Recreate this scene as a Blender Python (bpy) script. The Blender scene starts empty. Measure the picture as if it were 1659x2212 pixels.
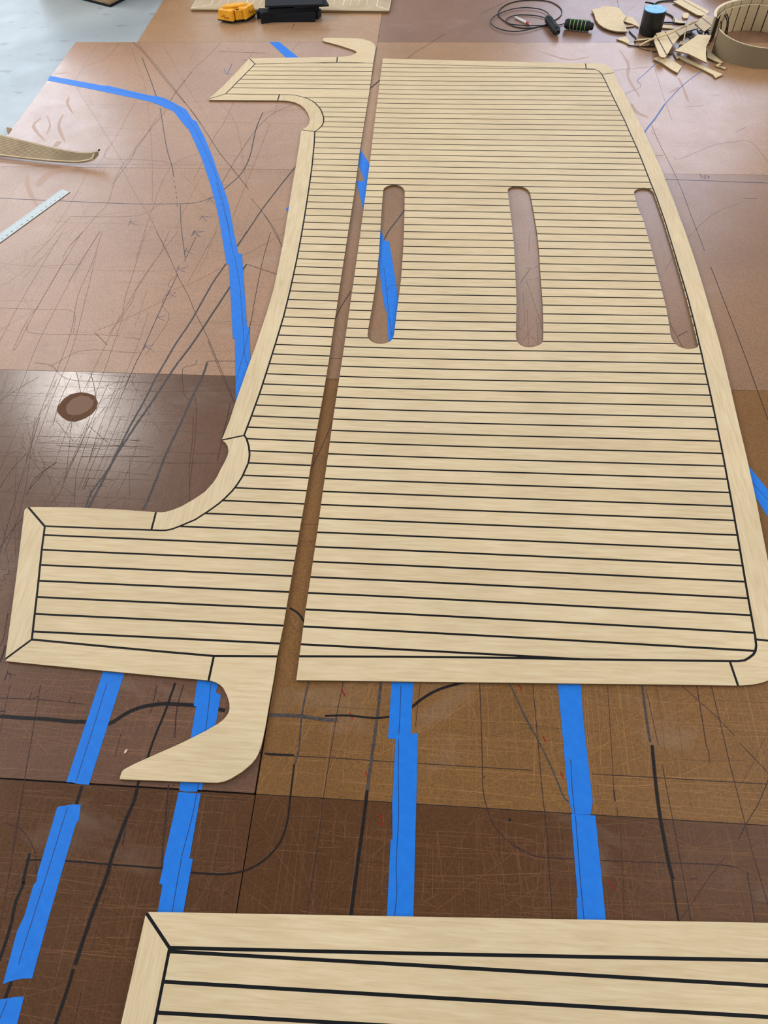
import bpy, bmesh, math, random
from mathutils import Vector, Matrix
from mathutils.geometry import delaunay_2d_cdt
random.seed(7)
S = bpy.context.scene
COL = S.collection

# ------------------------------------------------------------------ camera
CAMH = 1.53                       # eye height above the hardboard, metres
FPX, CX, CY = 1534.0, 829.5, 1106.0
A = ((0.997675177536757, 0.03831811739146685, -0.056355674129353835),
     (0.0639774936151299, -0.8115000412272347, 0.5808395332610569),
     (-0.023475954458257255, -0.5830946792483791, -0.8120649448132236))
cd = bpy.data.cameras.new('camera'); cam = bpy.data.objects.new('camera', cd); COL.objects.link(cam)
cd.sensor_fit = 'VERTICAL'; cd.sensor_height = 36.0; cd.lens = FPX / 2212 * 36.0
cd.clip_start = 0.05; cd.clip_end = 200
m = Matrix.Identity(4)
for i in range(3):
    m[i][0] = A[i][0]; m[i][1] = -A[i][1]; m[i][2] = -A[i][2]
m[2][3] = CAMH
cam.matrix_world = m
S.camera = cam

# ------------------------------------------------------------------ world, lamps, exposure
w = bpy.data.worlds.new('world'); S.world = w; w.use_nodes = True
bg = w.node_tree.nodes['Background']; bg.inputs[0].default_value = (0.93, 0.97, 1.0, 1); bg.inputs[1].default_value = 0.32

def area(name, loc, target, sx, sy, power, color):
    d = bpy.data.lights.new(name, 'AREA'); d.shape = 'RECTANGLE'; d.size = sx; d.size_y = sy
    d.energy = power; d.color = color
    o = bpy.data.objects.new(name, d); COL.objects.link(o); o.location = loc
    o.rotation_euler = (Vector(target) - Vector(loc)).to_track_quat('-Z', 'Y').to_euler()
    return o
area('daylight_window_far_left', (-5.8, 8.7, 2.8), (-1.5, 3.0, 0), 3.4, 2.7, 158, (0.74, 0.85, 1.0))
area('far_wall_glare_fill', (-2.3, 9.6, 3.0), (-0.8, 3.0, 0), 3.2, 2.6, 30, (0.90, 0.95, 1.0))  # added light standing in for a bright far wall, widens the glare
area('daylight_window_far_right', (2.35, 8.9, 2.8), (0.7, 3.0, 0), 2.7, 3.0, 112, (0.68, 0.76, 1.0))
area('slot_glare_fill', (1.05, 7.0, 3.5), (1.05, 7.0, 0), 1.1, 2.2, 26, (0.94, 0.95, 1.0))  # added light, only there to lift the glare in the middle slot
area('ceiling_lamp_left', (-3.5, 4.85, 3.5), (-3.5, 4.85, 0), 0.65, 0.6, 46, (1.0, 0.96, 0.90))
area('ceiling_lamp_right', (2.05, 1.0, 3.5), (2.05, 1.0, 0), 0.7, 0.55, 9, (1.0, 0.96, 0.92))
area('side_fill_left', (-6.6, 2.2, 4.0), (0.0, 2.6, 0), 5.5, 3.0, 310, (0.98, 0.98, 1.0))  # added fill panel, placed so its reflection stays out of frame
area('side_fill_right', (6.6, 2.2, 4.0), (0.0, 2.6, 0), 5.5, 3.0, 265, (1.0, 0.98, 0.95))  # matching fill panel added on the right, no real opening
area('rear_fill', (0.2, -2.6, 4.0), (0.0, 1.2, 0), 5.0, 2.0, 36, (1.0, 0.97, 0.92))  # added fill behind the camera to light the near end evenly
S.view_settings.view_transform = 'Standard'; S.view_settings.look = 'None'
S.view_settings.gamma = 1; S.view_settings.use_curve_mapping = False
S.view_settings.exposure = 0.0

# ------------------------------------------------------------------ picture measurements -> floor positions
def G(p, z=0.0):
    a = (p[0] - CX) / FPX; b = (p[1] - CY) / FPX
    d = [A[i][0] * a + A[i][1] * b + A[i][2] for i in range(3)]
    t = (CAMH - z) / -d[2]
    return Vector((d[0] * t, d[1] * t, z))
def T(x0, y0, s, pts): return [(x0 + s * u, y0 + s * v) for u, v in pts]
def mk(x0, y0, s): return lambda *p: T(x0, y0, s, p)
c1 = mk(0, 0, .33755); c6 = mk(0, 500, .33755); c2 = mk(400, 0, .33755); c3 = mk(1040, 0, .37312); c4 = mk(400, 100, .27728)
g2 = mk(450, 450, .27125); c8 = mk(750, 350, .3014); r1 = mk(1059, 350, .3617); r2 = mk(0, 900, .42194); r3 = mk(450, 850, .36709)
r4 = mk(1059, 900, .3617); r5 = mk(0, 1380, .3918); r6 = mk(550, 1400, .3617); r7 = mk(1059, 1400, .3617); r8 = mk(0, 1700, .33755)
q1 = mk(0, 1480, .25316); q2 = mk(1350, 130, .19434); q5 = mk(0, 1050, .20342); rp = mk(1040, 0, .15672)
cn = mk(1260, 0, .13261); pl = mk(1380, 0, .16817); m2 = mk(0, 270, .13864); yl = mk(460, 0, .06631); bk = mk(545, 0, .1085)
ru = mk(0, 400, .09644); st = mk(100, 780, .13261); pnL = mk(400, 0, .06028); pnR = mk(690, 0, .10247); hh = mk(1420, 620, .13565)
gg = mk(1400, 400, .10851)

# ------------------------------------------------------------------ materials
def lin(c):
    return tuple(((v / 255) / 12.92 if v / 255 <= .04045 else ((v / 255 + .055) / 1.055) ** 2.4) for v in c) + (1,)
def newmat(name, col, rough=.5, spec=.5, metal=0):
    mt = bpy.data.materials.new(name); mt.use_nodes = True
    b = mt.node_tree.nodes['Principled BSDF']
    b.inputs['Base Color'].default_value = lin(col); b.inputs['Roughness'].default_value = rough
    b.inputs['Specular IOR Level'].default_value = spec; b.inputs['Metallic'].default_value = metal
    return mt
class N:
    def __init__(s, mt): s.t = mt.node_tree; s.n = s.t.nodes; s.b = s.n['Principled BSDF']
    def link(s, a, b): s.t.links.new(a, b)
    def noise(s, vec, scale, detail=3, rough=.5, dist=0):
        q = s.n.new('ShaderNodeTexNoise'); q.inputs['Scale'].default_value = scale; q.inputs['Detail'].default_value = detail
        q.inputs['Roughness'].default_value = rough; q.inputs['Distortion'].default_value = dist
        s.link(vec, q.inputs['Vector']); return q.outputs['Fac']
    def ramp(s, fac, stops):
        q = s.n.new('ShaderNodeValToRGB'); e = q.color_ramp.elements
        while len(e) < len(stops): e.new(.5)
        for i, (p, c) in enumerate(stops):
            e[i].position = p; e[i].color = c if len(c) == 4 else lin(c)
        s.link(fac, q.inputs['Fac']); return q.outputs['Color']
    def mix(s, fac, a, b, mode='MIX'):
        q = s.n.new('ShaderNodeMix'); q.data_type = 'RGBA'; q.blend_type = mode
        if isinstance(fac, float): q.inputs['Factor'].default_value = fac
        else: s.link(fac, q.inputs['Factor'])
        for v, k in ((a, 6), (b, 7)):
            if isinstance(v, tuple): q.inputs[k].default_value = v
            else: s.link(v, q.inputs[k])
        return q.outputs[2]
    def coords(s, scale=(1, 1, 1), rnd=False):
        q = s.n.new('ShaderNodeTexCoord'); mp = s.n.new('ShaderNodeMapping'); mp.inputs['Scale'].default_value = scale
        s.link(q.outputs['Object'], mp.inputs['Vector'])
        if rnd:
            oi = s.n.new('ShaderNodeObjectInfo'); cx = s.n.new('ShaderNodeCombineXYZ'); mu = s.n.new('ShaderNodeMath'); mu.operation = 'MULTIPLY'
            mu.inputs[1].default_value = 37.0; s.link(oi.outputs['Random'], mu.inputs[0])
            for k in range(3): s.link(mu.outputs[0], cx.inputs[k])
            s.link(cx.outputs[0], mp.inputs['Location'])
        return mp.outputs['Vector']
    def bump(s, h, strength, dist):
        q = s.n.new('ShaderNodeBump'); q.inputs['Strength'].default_value = strength; q.inputs['Distance'].default_value = dist
        s.link(h, q.inputs['Height']); s.link(q.outputs[0], s.b.inputs['Normal'])
    def col(s, c): s.link(c, s.b.inputs['Base Color'])
    def rgh(s, c): s.link(c, s.b.inputs['Roughness'])
def g4(v): return (v, v, v, 1)

def teak(name, scale, lo, mid, hi):
    mt = newmat(name, mid, .62, .3); n = N(mt)
    v = n.coords(scale, True)
    a = n.ramp(n.noise(v, 1.0, 6, .62, .4), [(.30, lo), (.50, mid), (.72, hi)])
    v2 = n.coords((scale[0] * 2.2, scale[1] * 2.4, 1), True)
    streak = n.ramp(n.noise(v2, 1.0, 4, .7), [(.62, g4(0.0)), (.80, g4(0.18))])
    a = n.mix(streak, a, lin([int(x * .80) for x in lo]))
    v3 = n.coords((2.3, 2.3, 1)); blot = n.ramp(n.noise(v3, 1.4, 3, .5), [(.35, g4(0.95)), (.65, g4(1.04))])
    a = n.mix(1.0, a, blot, 'MULTIPLY')
    oi = n.n.new('ShaderNodeObjectInfo'); rr = n.ramp(oi.outputs['Random'], [(0, (0.955, 0.94, 0.93, 1)), (.5, (1, 1, 1, 1)), (1, (1.0, 1.0, 1.02, 1))])
    a = n.mix(1.0, a, rr, 'MULTIPLY'); n.col(a)
    n.bump(n.noise(v, 3.0, 4, .6), .12, .0006)
    return mt
LO, MI, HI = (208, 183, 143), (219, 196, 156), (228, 208, 171)
M = {}
M['teak_x'] = teak('synthetic_teak_grain_across', (11, 150, 1), LO, MI, HI)
M['teak_y'] = teak('synthetic_teak_grain_along', (150, 11, 1), LO, MI, HI)
M['caulk'] = newmat('black_caulk', (15, 17, 20), .55, .2)
M['edge'] = newmat('panel_cut_edge', (128, 104, 72), .8, .2)
M['black_foam'] = newmat('black_foam', (22, 24, 30), .75, .3)
M['black_plastic'] = newmat('black_plastic', (18, 19, 22), .4, .5)

def board(name, c, rough, spread=.10, glare=.5):
    mt = newmat(name, c, rough, glare); n = N(mt)
    v = n.coords(); d = lambda k: tuple(max(0, min(255, int(x * k))) for x in c)
    a = n.ramp(n.noise(v, 260, 5, .75), [(.30, d(.78)), (.5, c), (.72, d(1.15))])
    b = n.ramp(n.noise(v, 2.2, 4, .6), [(.3, g4(.88)), (.7, g4(1.10))])
    a = n.mix(1.0, a, b, 'MULTIPLY')
    sp = n.ramp(n.noise(v, 170, 4, .75), [(.56, g4(0)), (.72, g4(.45))])
    a = n.mix(sp, a, lin(d(.55)))
    dust = n.ramp(n.noise(n.coords((1, 2.0, 1)), 3.1, 4, .55, .6), [(.60, g4(0)), (.74, g4(.16))])
    a = n.mix(dust, a, lin((176, 160, 146)))
    n.col(a)
    rr = n.ramp(n.noise(v, 7.0, 6, .7, .3), [(.3, g4(max(.05, rough - spread * .5))), (.7, g4(rough + spread * .5))])
    n.rgh(rr); n.bump(n.noise(v, 190, 4, .6), .16, .0008)
    return mt
M['bA1'] = board('hardboard_tan_far', (172, 134, 100), .34)
M['bA2'] = board('hardboard_rose_far', (138, 102, 80), .32)
M['bB1'] = board('hardboard_rose_left', (170, 132, 106), .30)
M['bB2'] = board('hardboard_tan_middle', (168, 128, 92), .30)
M['bC1'] = board('hardboard_tan_left', (168, 130, 102), .36)
M['bC2'] = board('hardboard_tan_right', (146, 110, 80), .34)
M['bD1'] = board('hardboard_dark_left', (104, 70, 48), .24, .06, .9)
M['bD2'] = board('hardboard_golden_near', (128, 90, 50), .38, .1, .28)
M['bE1'] = board('hardboard_dark_near_left', (90, 58, 34), .34, .1, .28)
M['bE2'] = board('hardboard_dark_near', (90, 57, 31), .32, .1, .3)
BCOL = dict(A1=(172,134,100), A2=(138,102,80), B1=(170,132,106), B2=(168,128,92), C1=(168,130,102), C2=(146,110,80), D1=(104,70,48), D2=(128,90,50), E1=(90,58,34), E2=(90,57,31))

mt = newmat('concrete_floor', (176, 184, 188), .42, .5); n = N(mt); v = n.coords()
a = n.ramp(n.noise(v, 1.1, 6, .6, .5), [(.3, (144, 154, 158)), (.7, (168, 177, 180))])
a = n.mix(n.ramp(n.noise(v, 11, 5, .7, .6), [(.60, g4(0)), (.74, g4(.30))]), a, lin((140, 150, 156)))
a = n.mix(n.ramp(n.noise(n.coords((1, 2.2, 1)), 7, 3, .5), [(.66, g4(0)), (.70, g4(.55))]), a, lin((112, 118, 124)))
n.col(a); n.rgh(n.ramp(n.noise(v, 6, 5, .6), [(.3, g4(.40)), (.7, g4(.50))])); n.bump(n.noise(v, 30, 5, .6), .15, .003)
M['concrete'] = mt

mt = newmat('blue_masking_tape', (20, 120, 220), .5, .35); n = N(mt); v = n.coords()
a = n.ramp(n.noise(v, 45, 4, .6), [(.3, (14, 114, 214)), (.7, (24, 124, 226))])
a = n.mix(n.ramp(n.noise(v, 300, 2, .5), [(.66, g4(0)), (.8, g4(.25))]), a, lin((60, 145, 232)))
n.col(a); n.bump(n.noise(n.coords((1, 3, 1)), 350, 2, .5), .2, .0008); M['tape'] = mt

def ink(name, c, rough=.45):
    mt = newmat(name, c, rough, .22); n = N(mt)
    d = tuple(min(255, int(x * 1.35 + 12)) for x in c)
    n.col(n.ramp(n.noise(n.coords(), 220, 3, .7), [(.42, c), (.75, d)])); return mt
M['marker'] = ink('black_marker_ink', (24, 19, 19)); M['worn'] = ink('worn_marker_ink', (64, 58, 56)); M['pen'] = ink('dark_pen_ink', (52, 36, 34)); M['pencil'] = ink('faint_pencil', (104, 72, 56)); M['pencil_dark'] = ink('faint_pencil_dark', (66, 40, 28))
M['blue_ink'] = ink('blue_marker_ink', (52, 84, 140)); M['slate_ink'] = ink('slate_ink', (70, 68, 84)); M['red_ink'] = ink('red_ink', (128, 22, 16))
M['tape_pen'] = newmat('pen_on_tape', (22, 36, 84), .5)
M['grooved'] = newmat('grooved_backing', (176, 158, 126), .8, .2)
n = N(M['grooved']); n.col(n.ramp(n.noise(n.coords(), 9, 3, .6), [(.3, (178, 157, 128)), (.7, (198, 178, 148))]))
M['rib'] = newmat('pale_backing_rib', (206, 188, 156), .7, .2); M['white_seam'] = newmat('white_weld_seam', (240, 232, 212), .6, .2)
M['bead'] = newmat('panel_rim', (226, 208, 172), .6, .3)
M['scrap'] = teak('offcut_face', (45, 260, 1), (208, 182, 136), (224, 200, 156), (236, 216, 178))
M['yellow'] = newmat('yellow_plastic', (236, 166, 22), .42, .5); n = N(M['yellow']); n.col(n.ramp(n.noise(n.coords(), 30, 3, .6), [(.3, (226, 152, 14)), (.7, (244, 178, 34))]))
M['red_print'] = newmat('red_print', (140, 24, 14), .5)
M['green'] = newmat('green_ring', (120, 176, 84), .5); M['rubber'] = newmat('black_rubber', (20, 24, 24), .6, .35)
M['steel'] = newmat('brushed_steel', (186, 194, 196), .5, .25, 0); n = N(M['steel']); n.col(n.ramp(n.noise(n.coords((40, 4, 1)), 9, 4, .6), [(.3, (186, 196, 196)), (.7, (206, 214, 214))]))
M['print'] = newmat('black_print', (36, 40, 46), .5)
M['white'] = newmat('white_plastic', (214, 212, 214), .4); M['pen_red'] = newmat('red_plastic', (186, 62, 54), .4)
M['bluetop'] = newmat('blue_tape_top', (92, 176, 232), .45); n = N(M['bluetop']); n.col(n.ramp(n.noise(n.coords(), 45, 4, .6, 1.0), [(.35, (70, 150, 210)), (.6, (112, 192, 240)), (.72, (150, 214, 246))]))
M['card'] = newmat('cardboard', (150, 126, 96), .85, .2); n = N(M['card']); n.col(n.ramp(n.noise(n.coords((3, 3, 40)), 3, 4, .6), [(.3, (134, 110, 82)), (.7, (166, 142, 110))]))
M['chip'] = newmat('pale_chip', (228, 210, 184), .7)

# ------------------------------------------------------------------ object helpers
def place(name, verts, faces, mats, parent=None, fm=None, smooth=False):
    """verts in world coordinates; one mesh object"""
    off = parent['_at'] if parent is not None else None
    if parent is not None:
        o0 = Vector(off)
    else:
        o0 = Vector((sum(v[0] for v in verts) / len(verts), sum(v[1] for v in verts) / len(verts), min(v[2] for v in verts)))
    me = bpy.data.meshes.new(name); me.from_pydata([tuple(Vector(v) - o0) for v in verts], [], faces)
    for k in (mats if isinstance(mats, (list, tuple)) else [mats]): me.materials.append(M[k] if isinstance(k, str) else k)
    if fm: me.polygons.foreach_set('material_index', fm)
    if smooth: me.polygons.foreach_set('use_smooth', [True] * len(me.polygons))
    me.update(); o = bpy.data.objects.new(name, me); COL.objects.link(o)
    if parent is not None: o.parent = parent
    else: o.location = o0
    o['_at'] = tuple(o0)
    return o
def empty(name, at):
    o = bpy.data.objects.new(name, None); COL.objects.link(o); o.location = at; o['_at'] = tuple(at); o.empty_display_size = .05; return o
def tag(o, label, cat, group=None):
    o['label'] = label; o['category'] = cat
    if group: o['group'] = group
    return o
def solid(xy0, z0, xy1, z1):
    """closed prism between two loops with the same count (lower, upper)"""
    n_ = len(xy0); v = [(p[0], p[1], z0) for p in xy0] + [(p[0], p[1], z1) for p in xy1]
    area2 = sum(xy1[i][0] * xy1[(i + 1) % n_][1] - xy1[(i + 1) % n_][0] * xy1[i][1] for i in range(n_))
    r = list(range(n_))
    if area2 < 0: r = r[::-1]
    f = [[n_ + i for i in r], [i for i in reversed(r)]] + [[r[i], r[(i + 1) % n_], n_ + r[(i + 1) % n_], n_ + r[i]] for i in range(n_)]
    return v, f
def prism(name, px, z0, z1, mats, parent=None):
    xy = [G(p, z1) for p in px]; v, f = solid(xy, z0, xy, z1)
    fm = [0, 0] + [len(mats) - 1 if isinstance(mats, (list, tuple)) else 0] * len(xy)
    return place(name, v, f, mats, parent, fm)
def ribbon_pts(pts, wdt):
    """left/right offset loops of a world polyline"""
    L, R = [], []
    for i, p in enumerate(pts):
        a = pts[max(0, i - 1)]; b = pts[min(len(pts) - 1, i + 1)]
        d = Vector((b[0] - a[0], b[1] - a[1])); d = d.normalized() if d.length > 1e-9 else Vector((1, 0)); q = Vector((-d.y, d.x)) * wdt * .5
        L.append((p[0] + q.x, p[1] + q.y)); R.append((p[0] - q.x, p[1] - q.y))
    return L, R
def dens(pts, step):
    out = []
    for a, b in zip(pts, pts[1:]):
        a = Vector(a[:2]); b = Vector(b[:2]); k = max(1, int((b - a).length / step))
        out += [a.lerp(b, i / k) for i in range(k)]
    out.append(Vector(pts[-1][:2])); return out
def catmull(p, k=6):
    if len(p) < 3: return [Vector(q) for q in p]
    P = [Vector(q) for q in p]; P = [P[0] * 2 - P[1]] + P + [P[-1] * 2 - P[-2]]; out = []
    for i in range(1, len(P) - 2):
        for j in range(k):
            t = j / k; a, b, c, d = P[i - 1], P[i], P[i + 1], P[i + 2]
            out.append(.5 * ((2 * b) + (c - a) * t + (2 * a - 5 * b + 4 * c - d) * t * t + (3 * b - a - 3 * c + d) * t ** 3))
    out.append(P[-2]); return out
def tube(name, pts, rad, mat, parent=None, seg=8, smooth=True):
    """swept tube through 3-D points, rad number or list"""
    P = [Vector(p) for p in pts]; n_ = len(P); rads = rad if isinstance(rad, (list, tuple)) else [rad] * n_; v, f = [], []
    up = Vector((0, 0, 1))
    for i in range(n_):
        d = (P[min(n_ - 1, i + 1)] - P[max(0, i - 1)]).normalized()
        a = d.cross(up)
        if a.length < 1e-4: a = d.cross(Vector((1, 0, 0)))
        a.normalize(); b = d.cross(a)
        for k in range(seg):
            t = 2 * math.pi * k / seg; v.append(P[i] + (a * math.cos(t) + b * math.sin(t)) * rads[i])
    for i in range(n_ - 1):
        for k in range(seg): f.append([i * seg + k, i * seg + (k + 1) % seg, (i + 1) * seg + (k + 1) % seg, (i + 1) * seg + k])
    f.append(list(range(seg))); f.append([(n_ - 1) * seg + k for k in reversed(range(seg))])
    return place(name, v, f, mat, parent, None, smooth)

# ------------------------------------------------------------------ SETTING: concrete floor
v, f = solid([(-7, -3.5), (8, -3.5), (8, 9.5), (-7, 9.5)], -.12, [(-7, -3.5), (8, -3.5), (8, 9.5), (-7, 9.5)], -.0055)
o = place('floor', v, f, 'concrete'); o['kind'] = 'structure'

# ------------------------------------------------------------------ hardboard sheets on the floor
XS = -.326; ROW = [5.22, 4.011, 2.793, 1.590, .3635, -.86]
SH = {}
def sheet(key, x0, x1, y0, y1, label):
    g = .0008
    xy = [(x0 + g, y0 + g), (x1 - g, y0 + g), (x1 - g, y1 - g), (x0 + g, y1 - g)]
    v, f = solid(xy, -.0052, xy, 0.0); o = place('hardboard_sheet', v, f, 'b' + key); tag(o, label, 'hardboard sheet', 'hardboard sheets covering the floor')
    SH[key] = (o, x0, x1, y0, y1)
XL = -1.893
sheet('A1', -1.567, XS, ROW[1], ROW[0], 'tan hardboard sheet at the far end under the yellow tool and black foam bars')
sheet('A2', XS, 2.12, ROW[1], ROW[0], 'rosy brown hardboard sheet at the far end under the skipping rope and offcut pile')
sheet('B1', XL, XS, ROW[2], ROW[1], 'hardboard sheet crossed by the far end of the curved blue tape, next to the concrete')
sheet('B2', XS, 2.12, ROW[2], ROW[1], 'hardboard sheet under the far half of the large slotted panel, crossed by blue marker lines')
sheet('C1', XL, XS, ROW[3], ROW[2], 'scratched tan hardboard sheet on the left carrying the steel ruler')
sheet('C2', XS, 2.12, ROW[3], ROW[2], 'tan hardboard sheet seen through the three slots of the large panel')
sheet('D1', XL, XS - .0022, ROW[4] + .001, ROW[3], 'dark brown hardboard sheet on the left with the round stain and glare')
sheet('D2', XS, 2.12, ROW[4], ROW[3], 'golden brown hardboard sheet under the near edge of the large slotted panel')
sheet('E1', XL, XS - .0004, ROW[5], ROW[4] - .001, 'dark brown hardboard sheet at the near left with thick black marker lines')
sheet('E2', XS, 2.12, ROW[5], ROW[4], 'dark brown hardboard sheet in front under the nearest decking panel')
def sheet_of(p):
    for k, (o, x0, x1, y0, y1) in SH.items():
        if x0 <= p[0] <= x1 and y0 <= p[1] <= y1: return k
    return None

# ---- drawn lines and scratches: thin ink ribbons, gathered per sheet
INK = {}      # (sheet, mat) -> [verts, faces]
RN = [0]
def add_ribbon(key, mat, pts, wdt, z=.00012, own=None):
    RN[0] += 1; z = (.00030 + RN[0] % 40 * 3e-6) if own else ((.00005 + RN[0] % 90 * 1e-6) if mat[1:] in BCOL else (.00016 + RN[0] % 60 * 2e-6))
    L, R = ribbon_pts(pts, wdt); n_ = len(pts)
    if own:
        v = [(p[0], p[1], z) for p in L + R]; f = [[i, n_ + i, n_ + i + 1, i + 1] for i in range(n_ - 1)]
        return place(own, v, f, mat, SH[key][0])
    e = INK.setdefault((key, mat), [[], []]); b = len(e[0])
    e[0] += [(p[0], p[1], z) for p in L + R]; e[1] += [[b + i, b + n_ + i, b + n_ + i + 1, b + i + 1] for i in range(n_ - 1)]
def draw(px, mm, mat, own=None, smooth=True, jit=0.0, dash=None):
    w3 = [G(p) for p in px]; W = [Vector(p[:2]) for p in w3]
    if smooth and len(W) > 2: W = catmull(W, 4)
    W = dens(W, .012)
    if jit: W = [p + Vector((random.gauss(0, jit), random.gauss(0, jit))) * .5 for p in W]
    run, key = [], None
    def flush():
        if len(run) > 1 and key:
            if dash:
                for i in range(0, len(run) - 1, 3): add_ribbon(key, mat, run[i:i + 2], mm / 1000)
            else: add_ribbon(key, mat, list(run), mm / 1000, .00012 if not own else .00015, own)
    for p in W:
        k = sheet_of(p)
        if k != key:
            if run and key: run.append(run[-1].lerp(p, .5))
            q0 = run[-1] if run and key else None; flush(); run = [q0, p] if q0 is not None else [p]; key = k
        else: run.append(p)
    flush()
MK = 'marker_line'
# thick marker lines
draw(c6((1580,0),(1520,95)), 5, 'worn', MK); draw(c6((1448,205),(1355,340),(1225,570),(1130,710),(1060,830),(990,950),(920,1090),(830,1250),(760,1390),(680,1540),(590,1659)) + [(183,1100)], 5.5, 'worn', MK, jit=.0006)
draw(c6((1580,208),(1470,360),(1350,540),(1230,720),(1110,880),(1000,1050),(870,1240),(740,1440),(625,1659)) + [(188,1102)], 6.5, 'worn', MK, jit=.0005)
draw(c6((1325,840),(1300,915),(1230,1060),(1150,1240),(1060,1430),(975,1650)) + r2((735,475)), 6.5, 'worn', MK, jit=.0005)
draw(c4((870,925),(730,1100),(600,1270),(480,1450),(400,1560)), 5, 'worn', MK, jit=.0005)
draw(c4((605,515),(560,620),(535,720),(500,870),(430,1000),(290,1125)), 4, 'worn', MK)
draw(q1((0,265),(200,280),(400,290),(600,310),(760,312)), 8.5, 'marker', MK); draw(q1((880,345),(925,330),(980,305),(1080,240),(1200,190),(1330,165),(1450,160),(1700,178)) + r5((1240,395)), 8.5, 'marker', MK)
draw(q1((1495,-20),(1420,200),(1370,320),(1310,470),(1265,600),(1185,820),(1170,880)), 5, 'marker', MK, jit=.0004)
draw(q1((1172,880),(1140,1000),(1080,1130),(1020,1290),(960,1450),(900,1659)) + r8((620,730),(560,900),(480,1140)), 7, 'marker', MK, jit=.0004)
draw(r8((470,1165),(420,1330),(340,1560)), 6, 'marker', MK); draw(q1((700,860),(645,1040)), 6, 'marker', MK); draw(r8((75,1240),(30,1360)), 6, 'marker', MK)
draw(q1((255,1435),(200,1659)) + r8((150,620),(100,740),(70,880),(20,1040),(-15,1130)), 6, 'marker', MK)
draw(q1((220,1490),(560,1500),(950,1530),(1400,1565)), 3, 'marker', MK)
draw(r5((1050,1288),(1200,1298),(1300,1290),(1390,1262),(1480,1200),(1550,1110),(1585,1000),(1600,880),(1622,690)), 3.4, 'marker', MK)
draw(r6((240,690),(265,600),(280,420),(300,300),(328,180)), 3.6, 'worn', MK); draw(r6((757,180),(740,350),(720,500),(700,650),(685,760)), 6.5, 'worn', MK)
draw(r6((686,750),(672,855)), 6.5, 'worn', MK); draw(r6((672,850),(655,1000),(630,1180),(600,1400),(573,1615)), 6.5, 'marker', MK); draw(r6((90,400),(260,405),(400,425),(495,430)), 8, 'worn', MK)
draw(r6((420,405),(560,403),(720,418),(815,408)), 4.5, 'marker', MK); draw(r6((935,355),(1020,290),(1120,240),(1290,195)), 6, 'marker', MK); draw(r6((25,622),(60,630),(235,640)), 4, 'marker', MK)
draw(r7((903,200),(930,400),(955,560)), 5, 'worn', MK); draw(r7((966,580),(985,780),(1010,980),(1040,1150),(1065,1280),(1090,1380)), 7, 'marker', MK); draw(r7((1040,1150),(1080,1350),(1100,1480),(1127,1645)), 3.6, 'marker', MK)
draw(c4((1440,330),(1518,262)), 6, 'marker', MK); draw(c8((420,330),(355,420),(300,490),(262,562)), 5, 'worn', MK); draw(r3((480,1262),(530,1295),(565,1345)), 5, 'marker', MK)
draw(c3((1290,400),(1170,490),(1060,605)), 4, 'blue_ink', MK); draw(c3((1060,605),(1010,680),(970,730),(938,775)), 7, 'blue_ink', MK); draw(c3((1015,360),(960,415),(903,465),(918,482)), 3.5, 'blue_ink', MK)
draw(c1((0,1268),(140,1275),(300,1282),(600,1295),(880,1305),(1200,1302),(1300,1285),(1372,1256)), 3.2, 'slate_ink', MK)
draw(r1((1040,103),(1300,112),(1500,120),(1659,125)) , 3.2, 'slate_ink', MK); draw(c1((910,370),(940,450),(970,530),(1000,615)), 3.4, 'worn', MK)
draw(c1((1025,690),(1050,850),(1070,960),(1100,1060),(1110,1120)), 3, 'worn'); draw(c1((1110,1120),(1130,1260),(1135,1340)), 2.5, 'worn', dash=1); draw(c1((1155,1310),(1160,1450),(1185,1650)), 2.4, 'worn')
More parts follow.
